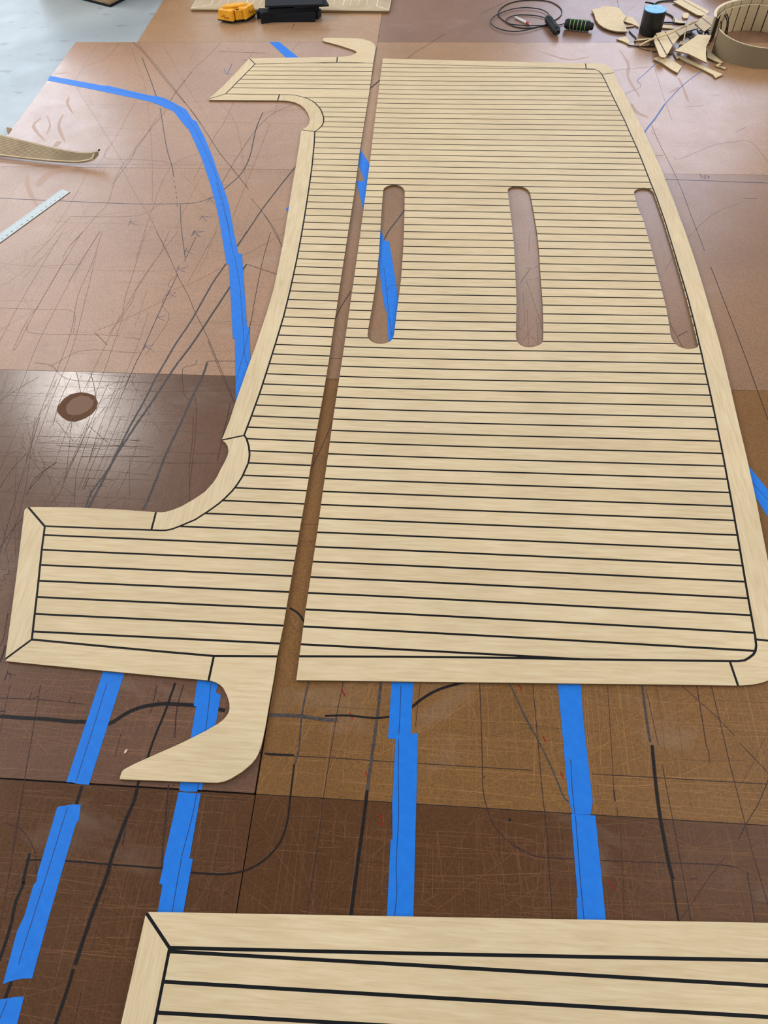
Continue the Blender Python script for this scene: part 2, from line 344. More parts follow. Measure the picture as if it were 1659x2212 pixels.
# pens and pencil
P_ = 'pen'
for L_, mm in ((c1((850,270),(930,350),(1050,500),(1150,620),(1250,740),(1400,970),(1480,1070),(1590,1210)), 2.2), (c1((880,280),(1000,420),(1180,650),(1290,800)), 1.6),
    (c1((1410,275),(1320,370),(1240,440),(1160,550),(1090,640),(1000,760),(900,920),(800,1040),(740,1140),(690,1300),(600,1400),(520,1500),(445,1575),(400,1650)), 1.3),
    (c1((1230,460),(1130,580),(1050,720),(880,930),(850,1000),(720,1180)), 1.6), (c1((1350,960),(1100,1060),(960,1380),(870,1659)), 1.2), (c1((770,1060),(870,1250),(960,1390),(1080,1650)), 1.2),
    (c1((700,930),(670,980),(690,1015),(900,1022),(1050,1035),(1100,1055)), 1.4), (c1((450,1385),(820,1385),(940,1360),(1060,1280)), 1.1), (c1((450,1385),(330,1520),(200,1659)), 1.1),
    (c1((490,560),(700,900),(760,1000),(820,1100)), 1.1), (c1((870,640),(740,880),(600,1100)), 1.0), (c1((770,265),(680,370),(530,430)), 1.2), (c1((345,475),(430,465)), 1.6),
    (c1((830,275),(890,450),(930,560),(970,930),(975,1290)), .9), (c1((220,1060),(640,1050),(1300,1055),(1640,1060)), .9), (c1((1050,300),(1200,560),(1330,760)), .9),
    (c6((1140,0),(1020,150),(900,330),(760,560),(640,800),(500,1100),(380,1400),(300,1659)), 1.2), (c6((400,0),(160,400),(0,700)), 1.2), (c6((530,0),(445,95)), 1.8), (c6((640,0),(520,190),(440,325)), 1.8),
    (c6((440,330),(250,700),(130,1000),(60,1150)), 1.1), (c6((510,30),(380,240),(240,480),(180,560),(90,740),(110,735),(220,520),(430,160)), 1.2), (c6((655,0),(590,200),(510,380),(480,500),(460,620),(400,800),(300,1050),(200,1320),(130,1659)), 1.4),
    (c6((620,130),(545,440),(460,760),(330,1080),(160,1550)), 1.2), (c6((935,0),(850,270),(800,430),(780,560),(700,800),(610,1050),(540,1300),(400,1600)), 1.2), (c6((1080,0),(1020,150),(960,230),(870,370),(840,460),(700,650)), 1.2),
    (c6((1000,0),(1070,130),(1140,290),(1200,400),(1250,520),(1330,680),(1400,850),(1460,990),(1505,1100)), 1.5), (c6((1455,215),(1250,320),(1080,385),(1120,400),(950,490),(760,580),(600,640)), 1.1),
    (c6((1385,0),(1310,130),(1240,260),(1200,330)), 1.0), (c6((1255,35),(1180,190)), 1.8), (c6((1140,270),(1075,400),(1000,560),(925,730),(870,840),(830,930),(790,1020)), 2.0), (c6((1040,480),(1080,530),(1060,600),(930,790)), 1.2),
    (c6((1135,270),(1080,330),(1085,355),(1110,350)), 1.2), (c6((1070,400),(1040,440),(1045,470)), 1.2),
    (c6((1510,830),(1340,830),(1325,842)), 2.0), (c6((1255,820),(1250,850),(1180,870),(1168,900),(1175,1030),(1200,1070),(1255,1080)), 1.3), (c6((1240,1030),(1255,1100),(1250,1300),(1210,1659)), 1.3), (c6((1475,1095),(1440,1250),(1390,1470)), 1.8),
    (c6((0,490),(300,500),(470,515),(470,650)), 1.0), (c6((180,590),(200,650),(540,660),(760,665)), 1.2), (c6((330,860),(540,760),(900,780)), 1.1), (c6((220,840),(330,860),(420,940),(600,960),(950,965)), 1.3),
    (c6((220,1310),(560,1320),(900,1340)), 1.0), (c6((240,1350),(720,1370),(980,1380)), 1.3), (c6((370,1370),(640,1390)), 1.3), (c6((520,1440),(960,1440)), 1.1), (c6((360,1475),(280,1540),(190,1650)), 1.8), (c6((170,1420),(70,1530),(0,1640)), 1.6),
    (c6((610,650),(685,725)), 2.0), (c6((790,675),(900,690)), 1.3), (c6((455,930),(380,1090),(340,1240)), 1.4), (c6((580,905),(600,980),(615,1060)), 1.8), (c6((490,900),(510,1000),(520,1060)), 1.6), (c6((360,1210),(420,1290),(470,1340)), 1.2),
    (c6((0,1085),(110,1010),(250,930)), 1.4), (c6((850,950),(760,1010),(600,1120)), 1.0), (c6((555,1235),(690,1350)), 1.4), (c6((610,1350),(560,1500),(500,1659)), 1.2), (c6((830,920),(700,1240),(520,1659)), 1.2), (c6((770,930),(640,1250),(560,1500)), 1.1),
    (c6((700,960),(500,1400),(410,1600)), 1.3), (c6((950,520),(860,780),(700,1140)), 1.0), (c6((540,910),(820,930),(870,930)), 1.0),
    (r2((205,0),(150,180),(60,480),(0,700)), 1.5), (r2((290,235),(220,280),(170,330),(135,405)), 2.0), (r2((490,0),(420,200),(390,300),(380,460)), 1.2), (r2((370,0),(330,330),(250,460)), 1.1), (r2((450,20),(330,320)), 1.0),
    (r2((300,150),(640,152)), 1.2), (r2((415,203),(560,205)), 1.1), (r2((430,355),(545,357)), 1.3), (r2((455,310),(430,375)), 1.8), (r2((180,0),(120,420),(20,700)), 1.0), (r2((990,0),(985,120),(970,260),(970,430)), 1.4), (r2((620,0),(480,320)), 1.0),
    (q5((240,340),(150,440),(50,580),(0,660)), 1.8), (q5((85,1350),(40,1600),(0,1700)), 2.0), (q5((60,1690),(30,1790),(0,1870)), 4), (q5((85,1960),(50,2060)), 2.6), (q5((80,1985),(165,2010)), 1.8), (q5((90,1990),(120,2030)), 1.8),
    (q5((95,890),(90,940),(60,935),(40,960),(60,990),(30,1005),(5,1000)), 1.3), (q5((10,890),(70,885)), 1.2), (q5((0,1060),(20,1050)), 1.2), (q5((5,1110),(22,1085)), 1.2),
    (q1((0,110),(330,122),(720,162)), 1.5), (q1((270,60),(252,125),(330,88)), 1.5), (q1((330,85),(328,140)), 1.2), (q1((610,100),(590,150),(640,145)), 1.6), (q1((1340,0),(1290,235)), 1.8), (q1((85,0),(0,400)), 1.3), (q1((0,225),(50,222)), 2), (q1((1355,125),(1345,150)), 1.5),
    (q1((345,0),(270,450),(210,800),(150,1150),(70,1659)), 1.5), (r8((155,0),(70,500),(0,900)), 1.4), (q1((1565,0),(1510,200),(1490,450)), 2.5), (q1((1440,850),(1400,1250),(1380,1560)), 3.0), (q1((1480,840),(1410,1240)), 1.0), (q1((1085,1130),(1045,1370)), 2.5),
    (q1((50,1180),(150,1210),(230,1290),(290,1400),(305,1500),(315,1659)), 1.6), (q1((1030,420),(980,610)), 1.3), (r8((520,1320),(470,1517)), 1.2), (r8((720,480),(690,620),(590,1040)), 1.2), (r8((0,625),(45,600)), 1.2),
    (r6((238,645),(450,655),(832,680)), 1.7), (r6((975,688),(1360,712),(1659,730)), 1.7), (r7((610,752),(970,772),(1300,792),(1659,812)), 1.7), (r5((1440,640),(1650,648)), 1.6), (r6((532,190),(490,400),(450,650),(410,900),(380,1150),(310,1600)), 1.5), (r6((990,205),(960,470)), 1.4),
    (r6((1343,180),(1355,500),(1360,700),(1365,850),(1390,960),(1430,1060),(1500,1140),(1580,1200),(1659,1235)), 1.8), (r7((120,1165),(260,1240),(370,1252),(500,1260)), 1.8), (r7((660,1268),(830,1275),(1060,1283),(1300,1290),(1400,1297),(1487,1312)), 2.0), (r6((1365,775),(1380,765)), 1.8),
    (r7((252,190),(270,400),(290,620),(310,850),(335,1080),(350,1300),(372,1635)), 1.6), (r7((930,240),(965,400),(1003,580)), 1.2), (r7((1028,700),(1075,950),(1105,1100),(1150,1350),(1202,1645)), 1.5), (r7((1130,210),(1250,320),(1340,400),(1457,520)), 1.5),
    (r7((1490,568),(1560,640),(1659,745)), 1.5), (r7((1230,210),(1265,420),(1290,580),(1305,620),(1308,685)), 1.8), (r7((1316,210),(1370,430),(1430,690),(1480,880),(1520,1040),(1560,1200),(1620,1400),(1680,1600)), 1.5), (r7((1680,740),(1600,930),(1540,1030),(1480,1150)), 1.5),
    (r7((1400,1250),(1300,1380),(1200,1530),(1130,1630)), 1.3), (r7((1535,1335),(1560,1500),(1582,1645)), 1.6), (r7((700,210),(715,450),(730,700),(738,850)), 1.2), (r7((738,850),(745,915)), 3.2), (r7((755,950),(785,1200),(800,1630)), 1.2), (r7((1195,1380),(1235,1375)), 1.5), (r7((500,1020),(520,1250)), 1.0),
    (c3((918,480),(922,500),(900,515),(850,535),(828,552)), 1.5), (c3((765,408),(1000,385),(1175,372)), 1.5), (c3((1160,330),(1178,375)), 2), (c3((985,725),(1030,831)) + r1((1120,110),(1200,320),(1280,530)), 1.7), (r1((1318,628),(1400,840),(1500,1100),(1659,1540)), 2.2), (r1((1510,216),(1597,218)), 2), 
    (r1((1180,455),(1250,380),(1350,300),(1480,250)), 1.1), (q2((540,1080),(600,1100),(800,1020),(1000,940),(1200,910),(1400,910),(1590,1130)), 1.0), (q2((835,1265),(855,1312)), 2.4), (q2((905,1283),(880,1285),(880,1297),(900,1300),(895,1312),(872,1312)), 2.0), (q2((915,1285),(938,1290),(922,1297),(940,1302),(918,1312)), 2.0),
    (q2((330,90),(440,440),(520,660)), 1.0), (q2((290,785),(320,828),(340,822)), 1.4), (q2((680,520),(870,505)), 1.3), (q2((970,385),(1045,392)), 1.6), (q2((340,1055),(430,1062)), 1.8), (q2((1230,800),(1350,740)), 1.2),
    (rp((-20,195),(380,0),(600,-110)), 2.2), (c2((1410,385),(1480,330),(1540,295),(1659,218)), 2.2), (cn((535,-40),(560,40),(580,125)), 2.4), (g2((1010,880),(1060,780),(1135,660)), 3.2), (g2((1000,940),(1070,1110)), 1.0), (g2((955,1195),(1060,1195)), 2.0), (g2((930,1367),(1035,1369)), .9),
    (r3((605,440),(640,370),(700,240),(732,155)), 2.0), (r3((550,768),(650,770)), 1.3), (r3((540,868),(635,870)), 1.1), (c8((1282,845),(1330,980),(1402,1210)), 1.3), (c8((1282,845),(1388,830)), 1.2), (c8((1275,765),(1310,765),(1240,865)), 1.5), (c8((1310,765),(1385,740)), .9), (c8((1305,520),(1303,640)), 1.2),
    (c8((1220,1180),(1370,1300),(1250,1310),(1330,1180)), .9), (c8((1215,1260),(1400,1265)), .9), (c8((1290,1050),(1300,1320)), 1.0), (c8((1355,1120),(1375,1320)), 1.0), (c8((1260,930),(1270,1140),(1240,1200)), .9), (c8((1370,1150),(1360,1320)), .9),
    (hh((185,560),(300,760),(415,995)), 1.5), (hh((310,790),(400,745),(480,705)), 2.4), (gg((345,1690),(505,1410)), 1.2), (c2((220,330),(515,340)), 2.6), (c2((685,182),(700,148)), 2.2), (c2((680,190),(990,192)), 1.2), (c2((735,265),(678,330)), 1.2), (c2((355,385),(400,388),(400,400)), 1.8), (c2((360,400),(395,402)), 1.6),
    (c4((600,515),(950,488)), 1.1), (c4((610,575),(655,610),(640,660),(520,960),(370,1330)), 1.1), (c4((900,430),(690,520),(560,640),(460,780),(370,920),(280,1080)), 1.6), (c4((380,430),(300,600),(220,720),(60,1060)), 1.2), (c4((510,1180),(600,1290),(700,1430),(760,1580)), 1.6), (c4((725,420),(690,540)), .9), (c4((240,400),(400,620),(480,1100)), .8),
    (g2((497,190),(430,430),(370,730),(340,900),(310,1010)), 2.0), (g2((315,448),(545,525)), 2.2), (g2((275,380),(610,195)), 1.1), (g2((425,20),(500,140),(590,310)), 1.5), (g2((0,1060),(90,1290),(205,1545)), 1.4), (g2((500,100),(600,80)), .9)):
    yy = sum(p[1] for p in L_) / len(L_); draw(L_, mm, P_ if mm > 1.45 else ('pencil' if yy < 800 else 'pencil_dark'))
draw(c2((300,408),(270,475)), 3, 'blue_ink'); draw(c2((248,440),(270,476),(302,470)), 2.4, 'blue_ink'); draw(r6((1500,165),(1560,290),(1600,380),(1659,500)) , 3.0, 'worn'); draw(r7((100,180),(200,390),(290,560),(350,680),(410,820),(440,890),(470,920)), 3.0, 'worn')
for px in (r6((518,240),(540,288)), r6((568,385),(585,425)), r6((663,738),(683,785)), r6((748,990),(765,1062)), r7((165,210),(185,250)), r7((315,525),(330,562)), r7((420,738),(435,775)), r7((708,1388),(740,1440))): draw(px, 2.4, 'red_ink')
for ax, ay in ((1235,12),(1188,122),(1138,238),(1075,396),(1005,548),(928,736),(830+1,-60)):       # small hand-drawn arrows
    draw(c6((ax-10,ay+22),(ax+8,ay-20)), 2.0, 'slate_ink', smooth=False); draw(c6((ax,ay),(ax+48,ay+24)), 1.8, 'slate_ink', smooth=False); draw(c6((ax,ay),(ax+52,ay-8)), 1.5, 'slate_ink', smooth=False)
for ax, ay in ((1290,1385),(1245,1480),(1340,1270),(1390,1180)): draw(c1((ax,ay),(ax+35,ay+35)), 2.0, 'slate_ink', smooth=False); draw(c1((ax,ay),(ax+65,ay+3)), 1.6, 'slate_ink', smooth=False); draw(c1((ax-14,ay+25),(ax+6,ay-10)), 1.8, 'slate_ink', smooth=False)
# fine scratches
def scratches(key, cnt, mat, wmm, lmin=.04, lmax=.5, box=None, diag=.25):
    o, x0, x1, y0, y1 = SH[key]
    if box: x0, x1, y0, y1 = box
    for _ in range(cnt):
        p = Vector((random.uniform(x0, x1), random.uniform(y0, y1))); L_ = random.uniform(lmin, lmax) * random.random() + .02
        a = random.choice((0, math.pi / 2)) + random.gauss(0, .03) if random.random() > diag else random.uniform(0, math.pi)
        d = Vector((math.cos(a), math.sin(a))); n_ = Vector((-d.y, d.x)); bow = random.gauss(0, .02) * L_
        pts = [p + d * (L_ * t) + n_ * (bow * 4 * t * (1 - t)) for t in (0, .25, .5, .75, 1)]
        pts = [q for q in pts if SH[key][1] + .002 < q.x < SH[key][2] - .002 and SH[key][3] + .002 < q.y < SH[key][4] - .002]
        if len(pts) > 1: add_ribbon(key, mat, pts, wmm * random.uniform(.6, 1.2) / 1000, .0001)
for key in BCOL:
    c = BCOL[key]; mt = newmat('scratch_' + key, tuple(min(255, int(x * (1.22 if key[0] in 'DE' else 1.09) + (13 if key[0] in 'DE' else 5))) for x in c), .55, .35); M['s' + key] = mt
    md = newmat('fine_line_' + key, tuple(int(x * .70) for x in c), .45, .3); M['f' + key] = md
scratches('E1', 420, 'sE1', .55, .05, .7, (-1.2, XS, -.1, .362)); scratches('E2', 520, 'sE2', .6, .05, .6, (XS, .95, 0, .362)); scratches('D1', 380, 'sD1', .6, .05, .8, (-1.3, XS, .365, .75))
scratches('D2', 380, 'sD2', .55, .04, .6, (XS, 1.0, .365, .66)); scratches('D2', 120, 'sD2', .7, .04, .5); scratches('C1', 30, 'sC1', .7); scratches('C2', 160, 'sC2', .9); scratches('B2', 70, 'sB2', .9); scratches('A2', 90, 'sA2', 1.2); scratches('A1', 50, 'sA1', 1.2)
scratches('D1', 170, 'fD1', .9, .08, .7, (-1.45, -.75, .85, 1.585), .45); scratches('C1', 60, 'fC1', .8, .1, .8, (-1.6, -.7, 1.6, 2.4), .5); scratches('B1', 22, 'fB1', 1.1, .1, .9, diag=.6); scratches('E1', 60, 'fE1', .9, .05, .6); scratches('E2', 60, 'fE2', .9, .05, .5); scratches('D2', 90, 'fD2', .8, .05, .4)
for (key, mat), (vv, ff) in INK.items():
    nm = 'scratches' if mat[0] in 'sf' and mat[1:] in BCOL else 'pen_marks'
    o = place(nm, vv, ff, mat, SH[key][0]); o['kind'] = 'stuff'
M['smear'] = newmat('greasy_smear', (172, 134, 108), .46, .42)
for px, wd in ((c1((262,755),(215,800),(240,850),(290,905)), 16), (c1((300,740),(320,800),(300,860)), 9), (c1((405,730),(376,800),(395,865),(418,910)), 15), (c1((440,620),(432,665),(465,725)), 12), (c1((175,1120),(175,1190),(235,1315)), 20), (c1((235,1190),(330,1105),(480,1075)), 50), (c1((350,940),(380,905)), 30),
    (c3((800,290),(850,370),(850,450),(915,560)), 16), (c3((1140,450),(1162,495),(1198,590)), 14), (c3((868,600),(900,650),(965,680)), 20), (c3((330,295),(500,345),(620,330)), 18), (q2((490,360),(560,330),(600,300)), 14)):
    W = dens(catmull([Vector(G(p)[:2]) for p in px], 4), .03); key = sheet_of(W[len(W) // 2]); W = [p for p in W if sheet_of(p) == key]
    L, R = [], []
    a_, b_ = ribbon_pts(W, wd / 1000); n_ = len(W)
    for i_ in range(n_):
        k_ = (.35 + .65 * math.sin(math.pi * (i_ + .5) / n_)) * random.uniform(.7, 1.2); mx, my = (a_[i_][0] + b_[i_][0]) / 2, (a_[i_][1] + b_[i_][1]) / 2
        L.append((mx + (a_[i_][0] - mx) * k_, my + (a_[i_][1] - my) * k_)); R.append((mx + (b_[i_][0] - mx) * k_, my + (b_[i_][1] - my) * k_))
    o = place('smear', [(p[0], p[1], .00008) for p in L + R], [[i, n_ + i, n_ + i + 1, i + 1] for i in range(n_ - 1)], 'smear', SH[key][0])
# black strips that paint in the shade of the joints between the sheets
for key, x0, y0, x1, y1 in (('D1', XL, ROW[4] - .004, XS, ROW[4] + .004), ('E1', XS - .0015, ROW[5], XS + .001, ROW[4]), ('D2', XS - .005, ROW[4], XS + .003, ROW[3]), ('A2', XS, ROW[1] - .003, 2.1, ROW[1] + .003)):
    v, f = solid([(x0, y0), (x1, y0), (x1, y1), (x0, y1)], -.0054, [(x0, y0), (x1, y0), (x1, y1), (x0, y1)], -.0053); place('joint_shade', v, f, 'marker', SH[key][0])
# dull stain, knot hole, speck
M['stain'] = newmat('dull_stain', (104, 76, 58), .95, .04); M['stain2'] = newmat('dull_stain_inner', (124, 92, 70), .6, .25)
def flat(name, px, z, mat, parent): 
    xy = [G(p) for p in px]; return place(name, [(p.x, p.y, z) for p in xy], [list(range(len(xy)))[::-1]], mat, parent)
flat('stain', st((170,800),(200,720),(290,610),(400,540),(560,505),(700,530),(800,570),(840,680),(820,770),(740,870),(620,940),(480,990),(360,980),(260,920),(200,860)), .0002, 'stain', SH['D1'][0])
flat('stain', st((320,800),(330,720),(420,620),(560,560),(690,580),(770,650),(760,720),(680,810),(560,870),(430,880),(350,860)), .0003, 'stain2', SH['D1'][0])
flat('nail_hole', T(1101, 1771, 1, [(3.4 * math.cos(t * .7854), 3.4 * math.sin(t * .7854)) for t in range(8)]), .0002, 'marker', SH['E2'][0])

# ------------------------------------------------------------------ blue masking tape
def tape(px, z, label, line=None, lmm=1.3):
    o = prism('masking_tape', px, .0002, .0005 + z, 'tape'); tag(o, label, 'tape', 'blue masking tape strips stuck to the hardboard')
    for L_ in (line or []):
        W = dens(catmull([Vector(G(p)[:2]) for p in L_], 4), .05); L, R = ribbon_pts(W, lmm / 1000); n_ = len(W)
        place('pen_line', [(p[0], p[1], .0006 + z) for p in L + R], [[i, n_ + i, n_ + i + 1, i + 1] for i in range(n_ - 1)], 'tape_pen', o)
    return o
tape([(108,163.7),(222.8,185),(233,185),(337.5,209.3),(346,214),(334,223),(324,219.4),(243,201.9),(205,194),(103,173.8)], 0, 'blue tape strip at the far left, running off the hardboard edge', [[(225,190),(280,201),(335,213)]])
tape([(333,206),(357.8,212.7),(401.7,236.3),(416.9,260),(423.6,261.6),(428,270),(400,272),(391.6,261.6),(374.7,240.3),(332.5,222),(328,219)], .0002, 'short blue tape strip at the bend of the curved tape line', [[(340,211),(372,224),(398,248)]])
tape([(416,258),(423.6,261.6),(442,297),(462.4,347.7),(465.8,361),(482.7,405),(494.5,442.2),(504.6,499.6),(514.8,549),(495,560),(487.8,560),(474.3,479.3),(465.8,438.8),(452.3,391.6),(435.4,341),(422,310.5),(406.7,277.5),(403.4,276.8),(396,266)], .0004, 'long blue tape strip curving down from the bend past the small arrows', [c1((1200,760),(1250,830),(1340,1020),(1390,1150),(1440,1350),(1500,1659)), c1((1380,1160),(1420,1300),(1470,1480))])
tape([(513,546.8),(522.5,548.5),(533.3,705.9),(503,731),(494.5,570.9),(489.4,570.2),(488,552)], .0006, 'blue tape strip left of the panel, between the long curve and the lower pieces', [c6((1500,150),(1535,350),(1556,610))])
tape([(532,706),(538.4,706.6),(540.8,780.2),(531,812),(511,868),(509.5,868),(507.3,731.2),(503,729.5),(502,706)], .0008, 'blue tape strip ending under the left edge of the narrow panel', [c6((1556,615),(1565,780),(1590,880)), c6((1600,615),(1540,850),(1506,980))])
tape([(581.4,90.6),(602.9,90.2),(650,128),(625,131)], 0, 'short blue tape strip behind the far margin of the narrow panel', None)
tape([(770,308),(779.9,325.2),(794.6,348.2),(803,365),(795,420),(789.6,395.3),(774.9,357.9),(760,330)], 0, 'upper blue tape piece showing in the gap between the two panels')
tape([(763,391),(795,391.2),(800,500),(786,458),(770.7,394)], .0002, 'lower blue tape piece showing in the gap between the two panels')
tape([(806,440),(820.8,490.2),(830.8,518.8),(818,560),(800,520)], 0, 'blue tape corner at the left rim of the first slot')
tape([(812,519),(840.4,521.2),(855.5,612.2),(866,680),(854,762),(842,762),(839.5,738.8),(835.9,672.5),(832,669.5),(825.4,630),(817.8,567)], .0002, 'blue tape strip crossing the first slot of the large panel', [c8((262,760),(270,810),(285,950),(300,1100),(318,1240)), c8((285,920),(310,890),(370,882))])
tape([(222,1435),(272,1438),(268.4,1454.4),(192,1695.4),(168.5,1693.4),(155,1690),(143,1689.5),(222.5,1450.5)], 0, 'blue tape strip coming out from under the narrow panel beside the hook', [q1((912,-10),(830,260),(740,540),(650,820))])
tape([(123.4,1744.4),(130,1741),(141,1740.5),(158,1737),(174.4,1738.5),(170.4,1771.8),(166,1776),(161.4,1787.5),(105.8,1980),(69.2,2113.5),(45,2114),(20.3,2120.3),(6,2126),(37,2010.5),(52,1980),(72.5,1911),(78.4,1905),(80.3,1889.4)], 0, 'long blue tape strip at the lower left below the black seam', [r8((432,130),(300,560),(150,1030),(120,1135))])
tape([(-20,2161),(0,2159),(30,2154),(52.3,2152.3),(37,2212),(20,2270),(-40,2270)], 0, 'blue tape piece cut by the lower left corner of the photo', [r8((45,1370),(0,1480))])
tape([(428,1455),(476,1460),(472,1476),(466,1495),(477,1501.5),(466,1564),(440,1650),(438.8,1690.7),(435.7,1707),(428,1706),(424,1710),(400,1710),(387,1707),(389.8,1689.5),(411.4,1595.5),(424,1526),(418.4,1525)], 0, 'blue tape strip passing under the hook of the narrow panel', [r5((1163,250),(1158,300),(1135,500),(1090,830))])
tape([(386,1711),(433.7,1713.8),(409.4,1853.3),(408,1862),(352,1864),(352.6,1862)], .0002, 'blue tape strip just below the hook and the black seam', [r5((1085,852),(1060,980),(1010,1170),(1003,1200))])
tape([(356,1855),(375,1858),(395,1852),(416.5,1855.2),(395.7,1972),(395,1985),(340,1985),(340.9,1969.7),(350.7,1912),(347,1909),(343.6,1910.9)], .0004, 'blue tape strip running under the corner of the nearest panel', [r5((1003,1205),(985,1300),(950,1505))])
tape([(846.6,1465),(892.9,1465),(887,1586.3),(880,1590),(853.8,1597),(838.3,1594.6)], 0, 'upper piece of the middle blue tape line at the large panel edge', [r6((874,225),(868,400),(860,535))])
tape([(854.9,1586.3),(885,1588),(890,1585),(902.7,1583.7),(892.9,1985),(835.7,1985),(835.7,1980.5),(843.7,1816),(848,1811),(847.3,1734.6)], .0002, 'long lower piece of the middle blue tape line', [r6((860,540),(858,760),(860,1000),(845,1300),(850,1450),(835,1605))])
tape([(1204.4,1470),(1254.3,1470),(1259,1545),(1265,1600),(1280.4,1731),(1275.3,1760),(1236.2,1758),(1233,1745),(1226,1707.4)], 0, 'upper piece of the right blue tape line at the large panel edge', [r7((480,665),(490,850),(505,990))])
tape([(1233.3,1758),(1286.1,1761.7),(1309.3,1992),(1248,1992),(1245.3,1940.7),(1248,1939)], .0002, 'lower piece of the right blue tape line running under the nearest panel', [r7((508,1000),(520,1150),(535,1350),(560,1625))])
tape([(1595,950),(1617.8,1006.7),(1659,1059),(1720,1140),(1720,1200),(1659,1117),(1634,1077),(1600,1010)], 0, 'blue tape strip at the right edge beside the large panel', [r4((1560,390),(1659,500))])
tape(c4((785,1262),(815,1245),(820,1300),(795,1285)), 0, 'tiny blue tape scrap at the left margin of the narrow panel')

# ------------------------------------------------------------------ decking panels
def inside(p, poly):
    x, y = p; c = False; n_ = len(poly); j = n_ - 1
    for i in range(n_):
        xi, yi = poly[i]; xj, yj = poly[j]
        if (yi > y) != (yj > y) and x < (xj - xi) * (y - yi) / (yj - yi) + xi: c = not c
        j = i
    return c
ZT, ZB = .0066, .0056
CR = (3.75224, -3.14997, 0.936331, -2.80058, 3.27877, -1.31716, -0.00181679, -0.0843775, 0.237998, 0.113981, -0.621716, 0.351995, 0.0135454, 0.4272, -4.19393, 12.2068, -13.8656, 5.40774, -0.0537781, 0.146619, 1.44758, -6.47057, 8.51756, -3.58866)
CL = (3.75695,-3.20445,1.26407,-3.74199,4.3918,-1.76643,0.00110992,-0.228352,1.24544,-3.02126,3.24062,-1.237)
def ypoly(c, X, k):
    t = k / 68; return sum(c[i * 6 + j] * X ** i * t ** j for i in range(len(c) // 6) for j in range(6))
def wpx(px): return [tuple(G(p, ZT)[:2]) for p in px]
def panel(name, label, cat, outline, slots, inner, strips, cw=.0056, lift=.0006):
    """outline/slots/inner: world loops; strips: list of (polyline, only_inside_inner)"""
    V, E, polys = [], [], []
    def loop(pts):
        b = len(V); V.extend(Vector(p) for p in pts); E.extend((b + i, b + (i + 1) % len(pts)) for i in range(len(pts)))
    loop(outline); [loop(s) for s in slots]
    for pts, only in strips:
        L, R = ribbon_pts([Vector(p) for p in pts], cw); q = L + R[::-1]; loop(q)
        polys.append((q, only, min(p[0] for p in q), max(p[0] for p in q), min(p[1] for p in q), max(p[1] for p in q)))
    if inner: loop(inner)
    res = delaunay_2d_cdt(V, E, [], 0, 1e-6); vs, fs = res[0], res[2]
    lab = []
    for f in fs:
        c = ((vs[f[0]].x + vs[f[1]].x + vs[f[2]].x) / 3, (vs[f[0]].y + vs[f[1]].y + vs[f[2]].y) / 3)
        if not inside(c, outline) or any(inside(c, s) for s in slots): lab.append(-1); continue
        inn = inside(c, inner) if inner else True; k = 1 if inn else 2
        for q, only, a, b, d, e in polys:
            if a <= c[0] <= b and d <= c[1] <= e and (inn or not only) and inside(c, q): k = 0; break
        lab.append(k)
    cen = Vector((sum(p[0] for p in outline) / len(outline), sum(p[1] for p in outline) / len(outline), lift))
    root = empty(name, cen); tag(root, label, cat)
    # backing
    sel = [f for f, l in zip(fs, lab) if l >= 0]
    def shell(faces, z0, z1):
        used = sorted({i for f in faces for i in f}); mp = {u: i for i, u in enumerate(used)}; n_ = len(used)
        vv = [(vs[u].x, vs[u].y, z1) for u in used] + [(vs[u].x, vs[u].y, z0) for u in used]
        ff, fm, cnt = [], [], {}
        for f in faces:
            a, b, c = [vs[i] for i in f]
            if (b.x - a.x) * (c.y - a.y) - (b.y - a.y) * (c.x - a.x) < 0: f = f[::-1]
            ff.append([mp[i] for i in f]); fm.append(0)
            for i in range(3): cnt[(f[i], f[(i + 1) % 3])] = 1
        for (a, b) in cnt:
            if (b, a) not in cnt: ff.append([mp[a], n_ + mp[a], n_ + mp[b], mp[b]]); fm.append(1)
        return vv, ff, fm
    vv, ff, fm = shell(sel, lift, ZB + lift); place('backing', vv, ff, ['caulk', 'edge'], root, fm)
    # connected pieces
    par = list(range(len(fs)))
    def find(a):
        while par[a] != a: par[a] = par[par[a]]; a = par[a]
        return a
    em = {}
    for i, f in enumerate(fs):
        if lab[i] < 1: continue
        for k in range(3):
            e = tuple(sorted((f[k], f[(k + 1) % 3])))
            if e in em: par[find(i)] = find(em[e])
            else: em[e] = i
    comp = {}
    for i in range(len(fs)):
        if lab[i] >= 1: comp.setdefault(find(i), []).append(i)
    npl = 0
    for ids in comp.values():
        ar = sum(abs((vs[fs[i][1]].x - vs[fs[i][0]].x) * (vs[fs[i][2]].y - vs[fs[i][0]].y) - (vs[fs[i][1]].y - vs[fs[i][0]].y) * (vs[fs[i][2]].x - vs[fs[i][0]].x)) / 2 for i in ids)
        if ar < 4e-5: continue
        inn = sum(1 for i in ids if lab[i] == 1) * 2 > len(ids)
        pts = [vs[j] for i in ids for j in fs[i]]; dx = max(p.x for p in pts) - min(p.x for p in pts); dy = max(p.y for p in pts) - min(p.y for p in pts)
        vv, ff, fm = shell([fs[i] for i in ids], ZB + lift, ZT + lift); 
        place('plank' if inn else 'margin_board', vv, ff, 'teak_x' if inn or dx > dy * .8 else 'teak_y', root, None); npl += 1
    return root
def ext(pts, a=.012, b=.012):
    """lengthen a polyline at both ends"""
    P = [Vector(p) for p in pts]; P[0] = P[0] + (P[0] - P[1]).normalized() * a; P[-1] = P[-1] + (P[-1] - P[-2]).normalized() * b; return [tuple(p) for p in P]

